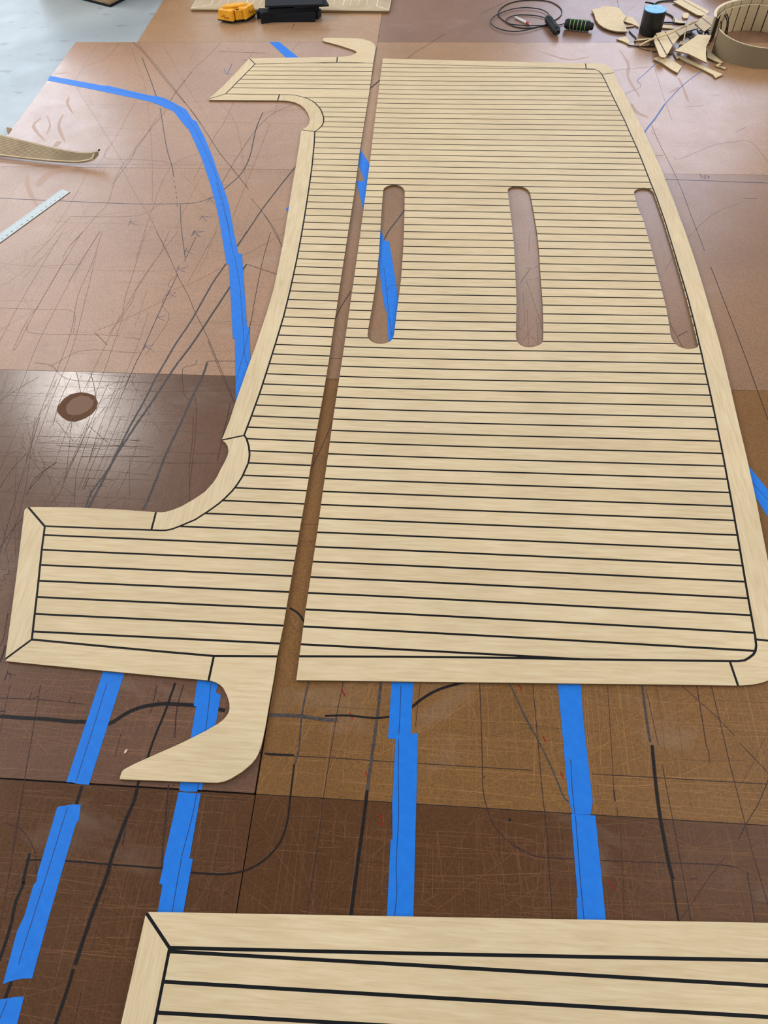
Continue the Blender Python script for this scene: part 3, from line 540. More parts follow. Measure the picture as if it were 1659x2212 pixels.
def rnd(P):
    """smooth closed loop"""
    n_ = len(P); P = [Vector(p) for p in P]; out = []
    for i in range(n_):
        a, b, c, d = P[i - 1], P[i], P[(i + 1) % n_], P[(i + 2) % n_]; out.append(tuple(b))
        if (c - b).length < .06 and max((a - b).length, (d - c).length) < 3 * (c - b).length: out.append(tuple((b + c) * .5625 - (a + d) * .0625))
    return out
# -- large slotted panel on the right
inR = [(826,137.2),(920,139.6),(1000,141.8),(1100,144.3),(1200,146.7),(1266,148.3),(1280,149.1),(1284,149.7),(1290.6,151.8),(1295,155),(1300,160.5),(1305,170),(1310,180),(1314.5,189.8),(1319.6,200),(1329.7,221),(1339.8,241.5),(1350.7,263.2),(1360.4,286.3),(1365.5,297.5),(1376,320.6),(1386,344.9),(1396,370.5),(1406,396.2),(1411.4,409.6),(1418.6,428),(1427,452),(1437,480.3),(1446.7,512),(1456.4,544.3),(1466.2,578),(1478,617),(1485.7,643),(1492,667.5),(1501.4,704),(1510.9,744.8),(1516.6,768.5),(1521,789.6),(1525.8,812),(1531.2,835.7),(1536,857.4),(1540.7,880.4),(1545.8,904.3),(1561.8,984),(1577.3,1067.5),(1593.6,1159),(1610.6,1260),(1623.2,1331.9),(1631.6,1377.4),(1633.4,1395.5),(1631.6,1406.4),(1627,1414),(1618,1421),(1608.8,1426.3),(1594.3,1428.4),(1576.2,1428.4),(1420.7,1426.3),(1239.9,1424.4),(1150,1422),(1059,1420.8),(864.7,1418.8),(646,1418.0)]
outR = [(827,126.5),(940,129.6),(1050,132.2),(1160,134.8),(1265,137.1),(1290,137),(1301.5,137.6),(1312,141),(1319,146.8),(1323,152.5),(1326.8,157.8),(1334,175.7),(1341,188.7),(1348.5,201),(1355.7,214.8),(1370,243),(1384.3,270),(1391.9,285.6),(1398.4,299.7),(1408.5,320.6),(1418.6,344.5),(1430.5,371),(1441.8,400),(1454.3,430.4),(1465,460.8),(1480.3,501),(1486.8,520.4),(1497.7,552),(1508.5,585.4),(1518.8,619),(1528.5,652.6),(1539.4,690.5),(1548.9,722.4),(1555.6,746.8),(1566.5,790.9),(1573.3,819.4),(1580,847.9),(1586.8,877.7),(1596.3,918.4),(1612.4,986),(1634,1084.5),(1659,1214.7),(1676,1300),(1692,1385),(1698,1415),(1697,1436),(1685,1455),(1668,1467),(1645,1475),(1625,1479),(1594,1481),(1420,1478.5),(1240,1476.5),(1059,1474.4),(850,1472),(640,1469.3)]
lftR = [(650,1393.7),(660,1319.9),(670.6,1249),(685,1153.2),(697,1065.1),(708.8,982.9),(719,908.7),(726,862.5),(741,765),(757,655),(775,530),(800,342),(806,290),(814,226),(820,180)]
s1_ = c8((258,205),(262,190),(290,172),(330,163),(370,168),(400,185),(412,205),(411,330),(408,460),(400,650),(385,850),(368,980),(350,1120),(335,1240),(325,1270),(295,1293),(240,1305),(190,1295),(155,1270),(146,1240),(150,1200),(185,1000),(210,830),(228,650),(240,450),(250,300))
s2_ = c8((1150,205),(1155,190),(1180,178),(1220,175),(1260,180),(1295,198),(1310,220),(1335,350),(1360,500),(1375,640),(1388,850),(1400,1000),(1405,1150),(1405,1270),(1395,1300),(1350,1322),(1300,1330),(1250,1318),(1215,1285),(1208,1250),(1213,1000),(1205,800),(1195,600),(1180,450),(1160,290))
s3_ = [(1369.3,416.9),(1370.8,412.2),(1380.9,407.1),(1391.8,406),(1404,408.5),(1411.0,414.4),(1422.5,446),(1433.5,478),(1444.5,514),(1454.4,546),(1464,579),(1475.5,618),(1489,668),(1498.5,706),(1507.5,744),(1508.4,747),(1503.9,751.5),(1485.8,754.4),(1467.7,749.7),(1455,738.8),(1449,726.2),(1446,706.3),(1438.8,664.7),(1424.3,606.8),(1408,541.7),(1390,476.6),(1377.3,447.7)]
wi = wpx(inR); stripsR = [(wpx([(800,136.6)] + inR[:-1] + [(600,1417.6)]), False)]
for a, b in (((1264.5,134),(1266.3,149.5)), ((1298,160.6),(1332,157.0)), ((1575.5,1426),(1595.5,1485)), ((1629,1381),(1710,1389.5))): stripsR.append((wpx([a, b]), False))
for k in range(69):
    xs = [-.33 + i * (2.0 / 20) for i in range(21)]
    stripsR.append(([(x, ypoly(CR, x, k)) for x in xs if x < 1.32], True))
pR = panel('slotted_decking_panel', 'large cream plank-patterned decking panel with three long round-ended slots', 'decking panel', wpx(outR + lftR), [rnd(wpx(q)) for q in (s1_, s2_, s3_)], wpx(inR + lftR), stripsR)
# -- narrow panel with hooked ends on the left
rgtL = [(806.4,136),(799.4,188),(786.8,266.4),(777,327.4),(766,413.3),(755,482.6),(747,534),(734.8,612.8),(729.4,650.7),(721.3,702),(711.8,770),(696.8,860),(679.4,956.5),(666.6,1035),(651.5,1121),(641,1182),(624,1281),(611.5,1354.8),(598.7,1417)]
bot = [(592.4,1460),(586,1496),(580,1530),(574,1566),(568,1595.5),(564,1612),(559,1626),(552.5,1638.6),(543,1650),(533,1659),(522,1668),(509,1675.8),(498,1682.5),(486,1687.6),(470,1691),(450.6,1690.6),(355,1687),(258.6,1683.3),(260,1677),(262,1670),(265,1665),(270,1661),(290,1650.4),(321,1636.6),(391.8,1605.3),(442.8,1579.8),(458,1571),(470,1564),(480,1557),(488,1548.5),(492,1543),(494.8,1536.7),(496,1530),(495.7,1520),(493.5,1511),(490,1501),(482,1485.8),(475,1479),(466,1474),(457,1471.2),(448.7,1469.7),(330,1459),(200,1446.5),(100,1437),(13.5,1428.2),(11.5,1424),(12,1419)]
up1 = [(35,1250),(52.7,1104),(54.5,1100),(59,1097),(67.5,1095.3),(110,1095.6),(168.8,1096.6),(270,1101.7),(337.6,1106.7),(350,1107),(358.7,1105.9),(375,1101),(392.4,1094),(420,1078),(443,1062.4),(460,1043.5),(469,1030),(476.7,1014),(486,997),(491.6,984.4),(493.7,975),(492,964),(487,956.5),(479.3,950.6),(495,912),(508.3,871),(531.4,805.3),(555.8,737.5),(577.5,672.4),(591,625.6),(602,573.4),(612.8,517),(622.3,458.5),(628.5,420),(635.7,377.3),(640.5,350),(645.4,321.8),(651,281.6),(655,278.8),(662,274.7),(667.6,267.8),(669.3,258),(666,247),(659.3,235.9),(649.6,227),(635.7,220.6),(619,217.8),(603.8,217),(550,216.6),(500,216.2),(451.3,215.9),(450.7,213.7),(480,188),(510,157),(537.8,126.9),(541.4,126.3),(641,124.6),(728.6,123),(745,122.4),(758,120.2),(765.7,117),(769,115),(770.6,113.2),(770,111.6),(766.8,109.6),(756,105.4),(734.3,98.5),(712.6,92.5),(699,89),(697,87.3),(697.2,85.6),(698.5,83.7),(701.7,82.3),(707,81.9),(734,82),(772,83),(786,85.2),(797,88.4),(802,90.6),(806,93.1),(809,96),(810.5,99),(811.5,102.2),(810.7,108.8),(808.5,122)]
inn1 = [(551,138.5),(680,135.8),(727.7,134.4),(756,134.8),(780,135.8),(806.4,137)]
crv = [(487.3,203.1),(545,204),(603.8,204.6),(627.4,205),(640,206.3),(649.6,208.7),(666,213.7),(675,218.6),(682.8,224.8),(692.5,235.9),(698,249.7),(699.3,257),(699,263.6),(697,269),(694,273.6),(688,279),(680,284.4)]
lng = [(678.7,310.7),(674.5,355),(670.4,385.8),(663.4,432.7),(656.5,476.3),(649.6,516),(641.2,560),(626.3,628.7),(612.8,683.3),(596.5,737.8),(580.2,790),(563.9,840.6),(556.5,862),(542,902),(527.4,940.4)]
crv2 = [(532.6,947.8),(537.4,963.8),(539.2,979.5),(538.5,990),(536.3,1000.5),(523.4,1029.9),(513,1046),(501.4,1061),(487,1075.5),(472,1088.6),(450,1104.4),(421.9,1122.6),(388,1137),(372,1143),(358.6,1145.8),(345,1146),(329,1145.2),(211,1141.3),(97,1136.7)]
lft = [(90,1190),(83,1257.8),(68.8,1381.6)]
bin_ = [(253,1398.9),(360,1408.5),(462,1417.2),(530,1417.6),(598.7,1418.1)]
stripsL = [(wpx([(551,138.5)] + inn1[1:] + [(830,138)]), False), (ext(wpx([(551,138.3),(520,170),(487.3,203.1)]), 0, 0), False), (wpx(crv), False), (wpx([(680,284.4)] + lng), False), (wpx([(527.4,940.4)] + crv2), False), (wpx([(97,1136.7)] + lft), False), (wpx([(68.8,1381.6)] + bin_[:-1] + [(640,1418.4)]), False)]
for a, b in (((537,124.5),(551.6,138.9)), ((488.6,202.7),(445,215.9)), ((729,120),(727.6,135.4)), ((604,203.6),(599,219.5)), ((681.5,284.8),(647,280.2)), ((529.5,940.3),(474,951.9)), ((338,1103),(326.6,1146.5)), ((98,1138.5),(57,1091)), ((70,1380.6),(6,1428)), ((462.4,1415.5),(449.6,1475))): stripsL.append((wpx([a, b]), False))
for k in range(69):
    if k == 7: continue
    stripsL.append(([(x, ypoly(CL, x, k)) for x in [-1.25 + i * .1 for i in range(11)]], True))
pL = panel('hooked_decking_panel', 'narrow cream plank-patterned decking panel with a hooked arm at each end', 'decking panel', wpx(rgtL + bot + up1), [], wpx(inn1 + [(806.4,137)] + rgtL[1:] + bin_[::-1] + lft[::-1] + crv2[::-1] + lng[::-1] + crv[::-1]), stripsL)
# -- nearest panel, cut by the photo's lower edge
def wx(p): return Vector(G(p, ZT)[:2])
a0, a1 = wx((322.4,1970)), wx((1659,1993.5)); dx = (a1 - a0).normalized(); l0, l1 = wx((314,1978.5)), wx((261.6,2212)); dy = (l1 - l0).normalized()
i0, i1 = wx((366.6,2047.5)), wx((1659,2073.6)); v0, v1 = wx((364.6,2048)), wx((332.5,2212)); dv = (v1 - v0).normalized()
XR = 1.35
def alongx(p, q, X): d = (q - p); return p + d * ((X - p.x) / d.x)
YB = -.42
def alongy(p, q, Y): d = (q - p); return p + d * ((Y - p.y) / d.y)
tr, br = alongx(a0, a1, XR), Vector((XR, YB)); bl = alongy(l0, l1, YB); iv = alongy(v0, v1, YB)
outN = [tuple(p) for p in (a0, a0.lerp(a1, .5), tr, br, bl, l0, wx((316,1973)))]
ir = alongx(i0, i1, XR); innN = [tuple(p) for p in (i0, ir, br, iv)]
stN = [(ext([tuple(i0), tuple(wx((924,2060.3))), tuple(ir)], 0, .02), False), (ext([tuple(i0), tuple(iv)], 0, .02), False), ([tuple(wx((313.5,1968))), tuple(wx((367.5,2049.5)))], False)]
N1 = [((366,2055.4),(924,2086.5),(1659,2129.5)), ((354,2120.7),(924,2154.5),(1659,2196.8)), ((341,2187.4),(770,2211.8),(924,2220.5))]
last = None
for tri in N1:
    P = [wx(p) for p in tri]; last = P; s = (P[-1] - P[0]); stN.append(([tuple(P[0] - s * .03), tuple(P[1]), tuple(alongx(P[1], P[-1], XR + .02))], True))
d21 = Vector(wx((341,2187.4))) - Vector(wx((354,2120.7))); step = Vector((0, d21.y - 0.0))
for j in range(1, 10):
    stN.append(([tuple(q + Vector((0, -.0448 * j))) for q in (last[0] - (last[1] - last[0]) * .2, last[1], alongx(last[0], last[1], XR + .02))], True))
pN = panel('near_decking_panel', 'cream plank-patterned decking panel nearest the camera, cut off by the photo edge', 'decking panel', outN, [], innN, stN, .0060)

# ------------------------------------------------------------------ far panel lying face down (grooved backing up)
root = empty('upturned_decking_panel', G((630, 0))); tag(root, 'beige panel lying face down with white weld seams, behind the black foam bars', 'decking panel')
PA, PB = G((411.6, 18.0), .015), G((840.3, 21.8), .015); pd = (PB - PA); PW = pd.length; pd.normalize(); pu = Vector((-pd.y, pd.x, 0)); PL = .62
def pw(u, t): q = PA + pd * u + pu * t; return (q.x, q.y)
def puv(p): q = G(p, .015) - PA; return q.dot(pd), q.dot(pu)
def pp(name, uv, mat, z=.0156, z0=.0150):
    xy = [pw(*q) for q in uv]; v, f = solid(xy, z0, xy, z); return place(name, v, f, mat, root)
pp('lower_sheet', [(.003, -.004), (PW - .001, -.004), (PW - .001, PL), (.003, PL)], 'edge', .0075, .0004); pp('spacer', [(.02, .012), (PW - .02, .012), (PW - .02, PL - .01), (.02, PL - .01)], 'edge', .0095, .0075)
pp('upper_sheet', [(0, 0), (PW, 0), (PW, PL), (0, PL)], 'bead', .0150, .0095)
MW = puv((460, 9.8)); mw, mu = MW[1], puv((455.5, 9.8))[0]; mr = PW - puv((814, 9.8))[0]
pp('margin_board', [(.006, .003), (PW - .006, .003), (PW - mr - .002, mw - .002), (mu + .002, mw - .002)], 'grooved'); pp('margin_board', [(.003, .006), (mu - .002, mw + .001), (mu - .002, PL - .06), (.003, PL - .005)], 'grooved')
pp('margin_board', [(PW - mr + .002, mw + .001), (PW - .003, .006), (PW - .003, PL - .005), (PW - mr + .002, PL - .06)], 'grooved'); pp('margin_board', [(mu, PL - .057), (PW - mr, PL - .057), (PW - .006, PL - .003), (.006, PL - .003)], 'grooved')
US = [mu, puv((530.5, 9.8))[0], puv((741, 9.8))[0], PW - mr]
for a, b in zip(US, US[1:]): pp('panel_field', [(a + .002, mw + .002), (b - .002, mw + .002), (b - .002, PL - .060), (a + .002, PL - .060)], 'grooved')
for a in US: pp('weld_seam', [(a - .0016, mw), (a + .0016, mw), (a + .0016, PL - .058), (a - .0016, PL - .058)], 'white_seam', .0158)
pp('weld_seam', [(.002, .004), (.005, .002), (mu + .001, mw - .001), (mu - .002, mw + .001)], 'white_seam', .0158); pp('weld_seam', [(PW - .005, .002), (PW - .002, .004), (PW - mr + .002, mw + .001), (PW - mr - .001, mw - .001)], 'white_seam', .0158)
for xa in (472.4, 489.5, 511, 544, 561, 720, 756.5, 774, 791.5): u = puv((xa, 9.8))[0]; pp('rib', [(u - .0035, mw + .004), (u + .0035, mw + .004), (u + .0035, PL - .062), (u - .0035, PL - .062)], 'rib', .0160, .0156)

# ------------------------------------------------------------------ cardboard carton on the concrete
b0 = G((238.5, 16.2), -.0055); b1 = G((176, 0), -.0055); b2 = G((287, 0), -.0055); ux = (b1 - b0).normalized(); uy = (b2 - b0).normalized(); uy = (uy - ux * uy.dot(ux)).normalized()
root = empty('carton', b0 + (ux + uy) * .3); tag(root, 'worn brown carton standing corner-on on the concrete at the far left', 'box')
def boxv(o_, a, b, z0, z1):
    v = [o_, o_ + a, o_ + a + b, o_ + b]; xy = [(p.x, p.y) for p in v]; return solid(xy, z0, xy, z1)
v, f = boxv(b0, ux * .62, uy * .62, -.0055, .006); place('base_tray', v, f, 'caulk', root)
v, f = boxv(b0 + (ux + uy) * .004, ux * .612, uy * .612, .006, .42); place('body', v, f, 'card', root)
v, f = boxv(b0 + (ux + uy) * .002, ux * .616, uy * .305, .42, .424); place('flap', v, f, 'card', root); v, f = boxv(b0 + ux * .002 + uy * .311, ux * .616, uy * .303, .42, .424); place('flap', v, f, 'card', root)

# ------------------------------------------------------------------ steel ruler
e0, e1 = G(ru((1375, 95))[0], .0015), G(ru((1565, 155))[0], .0015); k0, k1 = G(ru((0, 1090))[0], .0015), G(ru((0, 1283))[0], .0015)
d = ((k0 - e0).normalized() + (k1 - e1).normalized()).normalized(); wv = (e1 - e0); wv = wv - d * wv.dot(d); wid = wv.length; wv.normalize()
e0 = e0 + d * .0; LEN = 1.02; xy = [e0, e0 + wv * wid, e0 + wv * wid + d * LEN, e0 + d * LEN]
root = empty('steel_ruler', e0 + d * .3); tag(root, 'long steel ruler lying on the hardboard at the left edge', 'ruler')
v, f = solid(xy, .0003, xy, .0020); place('blade', v, f, ['steel', 'caulk'], root, [0, 0, 1, 1, 1, 1])
vv, ff = [], []
for i in range(int(LEN / .0127)):
    p = e0 + d * (i * .0127 + .004) + wv * (.0045 if i % 2 else .003); q = [p, p + d * .0055, p + d * .0055 + wv * .0009, p + wv * .0009]; b = len(vv); vv += [(t.x, t.y, .00215) for t in q]; ff.append([b, b + 3, b + 2, b + 1])
o = place('graduation_marks', vv, ff, 'print', root); o['kind'] = 'stuff'
DIG = {'0': 'abcdef', '1': 'bc', '2': 'abged', '3': 'abgcd', '4': 'fgbc', '5': 'afgcd', '6': 'afgcde', '7': 'abc', '8': 'abcdefg', '9': 'abcdfg'}
SEG = {'a': (0, 1, 1, 1), 'b': (1, 1, 1, .5), 'c': (1, .5, 1, 0), 'd': (0, 0, 1, 0), 'e': (0, .5, 0, 0), 'f': (0, 1, 0, .5), 'g': (0, .5, 1, .5)}
n1, n9 = G(ru((1430, 210))[0]), G(ru((610, 797))[0]); sp = (n9 - n1).length / 8; start = (n1 - e0).dot(d); acr = (n1 - e0).dot(wv)
for num in range(1, 30):
    if start + sp * (num - 1) > LEN - .02: break
    vv, ff = [], []
    for j, ch in enumerate(str(num)):
        for sgm in DIG[ch]:
            x0, y0, x1, y1 = SEG[sgm]; o_ = e0 + d * (start + sp * (num - 1) + j * .0075 - .003) + wv * (acr - .003)
            p = o_ + d * x0 * .004 + wv * y0 * .0065; q = o_ + d * x1 * .004 + wv * y1 * .0065
            L, R = ribbon_pts([p, q], .0014); b = len(vv); vv += [(t[0], t[1], .00215) for t in (L[0], L[1], R[1], R[0])]; ff.append([b, b + 1, b + 2, b + 3])
    place('numeral', vv, ff, 'print', root)

# ------------------------------------------------------------------ curled grooved strip on the left
def sheet3(name, rows, mats, parent, thick=.006):
    """rows: list of rows of 3-D points (grid) -> solid sheet"""
    nr, nc = len(rows), len(rows[0]); nrm = []
    for i in range(nr):
        for j in range(nc):
            a = rows[min(nr - 1, i + 1)][j] - rows[max(0, i - 1)][j]; b = rows[i][min(nc - 1, j + 1)] - rows[i][max(0, j - 1)]; nrm.append(a.cross(b).normalized())
    top = [p for r in rows for p in r]; botv = [p - q * thick for p, q in zip(top, nrm)]; nn = nr * nc; f = []
    for i in range(nr - 1):
        for j in range(nc - 1):
            a = i * nc + j; f.append([a, a + nc, a + nc + 1, a + 1]); f.append([nn + a, nn + a + 1, nn + a + nc + 1, nn + a + nc])
    per = [j for j in range(nc)] + [i * nc + nc - 1 for i in range(1, nr)] + [(nr - 1) * nc + j for j in range(nc - 2, -1, -1)] + [i * nc for i in range(nr - 2, 0, -1)]
    for a, b in zip(per, per[1:] + per[:1]): f.append([a, b, nn + b, nn + a])
    return place(name, top + botv, f, mats, parent, None, False)
lo_ = list(zip(m2((-560,430),(-300,460),(0,487),(400,532),(800,572),(1150,592),(1300,585),(1440,550),(1490,470)), (.006,.006,.006,.006,.006,.008,.014,.024,.034)))
hi_ = list(zip(m2((-560,60),(-300,95),(0,145),(400,240),(800,335),(1100,395),(1300,417),(1450,412),(1540,392)), (.062,.062,.060,.056,.050,.046,.046,.049,.054)))
LO_ = catmull([G(p, z) for p, z in lo_], 5); HI_ = catmull([G(p, z) for p, z in hi_], 5)
NR = 13; rows = []
for i in range(NR * 2 + 1):
    t = i / (NR * 2); r = []
    for a, b in zip(LO_, HI_):
        p = a.lerp(b, t); gr = (.0022 if i % 2 else -.0022); sag = -.006 * math.sin(math.pi * t); r.append(p + Vector((0, gr + 0, sag)))
    rows.append(r)
root = empty('curled_strip', LO_[12]); tag(root, 'curled beige decking strip with grooved back lying at the left edge', 'decking strip')
root.location.z = .0; root['_at'] = tuple(root.location)
sheet3('strip', rows, 'grooved', root, .005)
tube('rim_bead', [p + Vector((0, -.0065, .010)) for p in LO_], .0026, 'bead', root, 6); tube('end_seam', [HI_[-1] + Vector((-.002, 0, -.002)), HI_[-1] + Vector((.004, 0, .003))], .0032, 'caulk', root, 6)
tube('weld_seam', [a.lerp(b, .36) + Vector((0, -.003, -.010)) for a, b in zip(LO_, HI_)], .0022, 'bead', root, 6)

# ------------------------------------------------------------------ yellow three-segment tool
root = empty('yellow_tool', G((510, 50))); tag(root, 'yellow plastic tool of three angled blocks with red lettering, left of the black foam', 'tool')
ZY = .015; HY = .043
def block(name, pa, pb, depth, h=HY, inset=.012):
    a, b = G(pa, ZY), G(pb, ZY); d = (b - a).normalized(); nn = Vector((-d.y, d.x, 0)); 
    lo = [a, b, b + nn * depth, a + nn * depth]; c = sum(lo, Vector()) / 4
    up = [p.lerp(c, .16) + Vector((0, 0, h)) for p in lo]
    v = [tuple(p) for p in lo + up]; f = [[3, 2, 1, 0], [4, 5, 6, 7], [0, 1, 5, 4], [1, 2, 6, 5], [2, 3, 7, 6], [3, 0, 4, 7]]
    o = place(name, v, f, 'yellow', root)
    lo2 = [a - d * .002 - nn * .002, b + d * .002 - nn * .002, b + d * .002 + nn * (depth + .002), a - d * .002 + nn * (depth + .002)]; v, f = solid(lo2, ZY - .005, lo2, ZY); place('rim', v, f, 'rubber', root)
    return lo, up, o
def on_face(lo, up, u, vv): return (lo[0].lerp(lo[1], u)).lerp(up[0].lerp(up[1], u), vv)
def strokes(lo, up, par, L_, wd=.0022):
    nn = (lo[1] - lo[0]).cross(up[0] - lo[0]).normalized(); vs_, fs_ = [], []
    for s in L_:
        for (u0, v0_), (u1, v1_) in zip(s, s[1:]):
            p, q = on_face(lo, up, u0, v0_) + nn * .0008, on_face(lo, up, u1, v1_) + nn * .0008; d = (q - p).normalized(); k = nn.cross(d) * wd * .5; b = len(vs_); vs_ += [p - k, q - k, q + k, p + k]; fs_.append([b, b + 1, b + 2, b + 3])
    place('lettering', vs_, fs_, 'red_print', root)
LOGO = [[(.24,.30),(.34,.42),(.50,.50)], [(.34,.58),(.40,.40),(.46,.28)], [(.44,.18),(.49,.36),(.54,.20)], [(.46,.26),(.53,.27)], [(.58,.34),(.58,.20),(.64,.20)], [(.68,.20),(.68,.34),(.74,.34),(.73,.27),(.68,.27),(.76,.19)]]
lo1, up1_, _ = block('left_block', (471.5, 41.5), (503.5, 46.4), .050); strokes(lo1, up1_, root, LOGO)
lo2_, up2_, _ = block('middle_block', (509.8, 43.8), (526.0, 41.0), .045, .040); 
lo3, up3, _ = block('right_block', (531, 42.3), (552.5, 28.8), .050, .045); strokes(lo3, up3, root, [[(u + .06, v_ + .12) for u, v_ in s] for s in LOGO])
cm = sum(up2_, Vector()) / 4
v = [cm + Vector((.0095 * math.cos(t * .5236), .0075 * math.sin(t * .5236) - .006, .0012)) for t in range(12)]; place('screw_recess', v, [list(range(12))], 'caulk', root)
pc = G((507, 12), .060); dd = (G((531, 9), .060) - G((484, 14.5), .060)).normalized(); nn = Vector((-dd.y, dd.x, 0)); vs_, fs_ = [], []
for i, (sc, zz) in enumerate(((.85, .082), (1.0, .088), (.97, .092), (.80, .095))):
    for t in range(20): a = t * 2 * math.pi / 20; vs_.append(pc + dd * (.068 * sc * math.copysign(abs(math.cos(a)) ** .7, math.cos(a))) + nn * (.024 * sc * math.sin(a)) + Vector((0, 0, zz - .088)))
for i in range(3):
    for t in range(20): fs_.append([i * 20 + t, i * 20 + (t + 1) % 20, (i + 1) * 20 + (t + 1) % 20, (i + 1) * 20 + t])
fs_ += [[60 + t for t in range(20)], [t for t in reversed(range(20))]]; place('top_grip', vs_, fs_, 'yellow', root)
for (x, y, r_) in ((487, 48, .0115), (498, 50, .0115), (517, 48, .0085), (533, 46, .0115), (543, 40, .0115)):
    c = G((x, y), 0); c.z = r_; c += Vector((0, .022, 0)); tube('roller', [c + Vector((-.012, -.012, 0)), c + Vector((-.012, -.010, 0)), c + Vector((.012, .012, 0))], [r_ * .8, r_, r_], 'rubber', root, 14)
p_ = [G((478, 42), .006), G((504, 48), .006), G((545, 38), .006), G((545, 22), .006), G((490, 22), .006)]; v, f = solid(p_, .006, p_, .0095); place('chassis', v, f, 'rubber', root)

# ------------------------------------------------------------------ black foam bars, stacked
def bar(px, z0, z1, label):
    o = prism('foam_bar', px, z0, z1, 'black_foam'); tag(o, label, 'foam bar', 'black foam bars in one stack'); return o
b1 = bk((165,302),(375,268),(1255,262),(1240,215),(150,205))
_p = [G(p, .041) for p in b1]
for z0, z1, sh, lb in ((.0006, .0200, -.002, 'black foam bar at the bottom front of the stack'), (.0204, .0410, 0, 'black foam bar lying on the bottom front one')):
    q = [p + Vector((sh, sh, 0)) for p in _p]; v, f = solid(q, z0, q, z1); tag(place('foam_bar', v, f, 'black_foam'), lb, 'foam bar', 'black foam bars in one stack')
_l, _r = _p[4], _p[3]; _d = (_r - _l).normalized(); _n = Vector((-_d.y, _d.x, 0)); _q = [_l - _d * .022 + _n * .004, _r + _d * .016 + _n * .004, _r + _d * .026 + _n * .05, _l - _d * .014 + _n * .05]
v, f = solid(_q, .0006, _q, .034); tag(place('foam_bar', v, f, 'black_foam'), 'black foam bar at the bottom of the stack, behind the front one', 'foam bar', 'black foam bars in one stack')
bar(bk((170,262),(375,228),(1330,160),(1322,80),(345,150),(158,195)), .0414, .0520, 'black foam bar in the middle of the stack, end face towards the yellow tool')
bar(bk((350,185),(1325,132),(1318,60),(345,110)), .0524, .0600, 'black foam bar under the two topmost bars')
bar(bk((830,140),(1405,108),(1525,96),(1470,-5),(830,40)), .0604, .0668, 'black foam bar sticking out to the right near the top of the stack')
bar(bk((250,118),(1405,80),(1405,-60),(255,-20)), .0672, .0760, 'topmost black foam bar of the stack')

# ------------------------------------------------------------------ skipping rope and pen
root = empty('skipping_rope', G((1140, 45))); tag(root, 'coiled black skipping rope with two ribbed handles', 'skipping rope')
def cord(pts, r=.0024, z=.0028, name='cord', par=None, mat='rubber'):
    W = catmull([Vector(G(p, z)) for p in pts], 6); return tube(name, W, r, mat, par if par is not None else root, 6)
cord(rp((1010,280),(1070,240),(1105,190),(1100,130),(1040,70),(930,20),(750,0),(550,8),(400,40),(300,90),(240,150),(235,210),(280,265),(350,310),(450,365),(600,390),(720,380),(850,350),(900,345)))
cord(rp((950,225),(900,170),(800,125),(620,105),(450,120),(300,165),(180,225),(125,290),(150,345),(250,400),(420,432),(560,425),(720,390),(850,352),(900,340)), z=.0075)
cord(rp((890,250),(750,215),(550,205),(430,220),(350,260),(345,305),(420,335),(600,350),(800,352),(930,345),(1060,345),(1140,325)), z=.0050)
def handle(p, q, rad, ring=None):
    a, b = G(p, rad * 1.05), G(q, rad * 1.05); ax = b - a; L_ = ax.length; ax.normalize(); g = empty('handle_axis', a) if False else None
    prof = [(0, .55), (.03, .85), (.08, .9), (.10, 1)] + [(.12 + .66 * i / 12, 1.0 if i % 2 else .93) for i in range(13)] + [(.80, 1.0), (.86, .95), (.88, .72), (.96, .70), (1.0, .5)]
    o = tube('handle', [a + ax * (L_ * t) for t, _ in prof], [rad * r for _, r in prof], 'rubber', root, 16)
    for t in (.20, .33, .46, .59, .72):
        c = a + ax * (L_ * t); ob = tube('grip_ring', [c - ax * .0018, c + ax * .0018], rad * 1.03, 'green' if ring else 'black_plastic', o, 16)
    return o
handle((1182.5, 39.5), (1205.5, 70.5), .020); handle((1219.8, 50.8), (1282, 57.4), .0235, True)
root = empty('felt_pen', G((1130, 45))); tag(root, 'grey and red pen lying inside the coils of the skipping rope', 'pen')
a, b = G((1113.5, 37.2), .007), G((1147, 53.2), .007); tube('barrel', [a, a.lerp(b, .72)], .0058, 'white', root, 10); tube('band', [a.lerp(b, .72), a.lerp(b, .84), a.lerp(b, .88)], [.0062, .0062, .004], 'pen_red', root, 10); tube('tip', [a.lerp(b, .88), b], [.0035, .0015], 'white', root, 8)

# ------------------------------------------------------------------ black can with blue top
base = G((1403, 72), 0); root = empty('black_can', base); tag(root, 'black cylinder with a light blue top standing by the offcut pile', 'can')
R_, Hc = .054, .104
prof = [(.90, 0), (.98, .004), (1, .010), (1, Hc - .006), (.985, Hc)]; v, f = [], []
for r_, z in prof:
    for t in range(40): v.append(base + Vector((R_ * r_ * math.cos(t * math.pi / 20), R_ * r_ * math.sin(t * math.pi / 20), z + .0004)))
for i in range(len(prof) - 1):
    for t in range(40): f.append([i * 40 + t, i * 40 + (t + 1) % 40, (i + 1) * 40 + (t + 1) % 40, (i + 1) * 40 + t])
f += [[t for t in reversed(range(40))], [160 + t for t in range(40)]]; place('body', v, f, 'black_plastic', root)
v = [base + Vector((R_ * .96 * math.cos(t * math.pi / 20), R_ * .96 * math.sin(t * math.pi / 20), z)) for z in (Hc + .0004, Hc + .003) for t in range(40)]; f = [[t, (t + 1) % 40, 40 + (t + 1) % 40, 40 + t] for t in range(40)] + [[40 + t for t in range(40)]]
place('top_cover', v, f, 'bluetop', root)

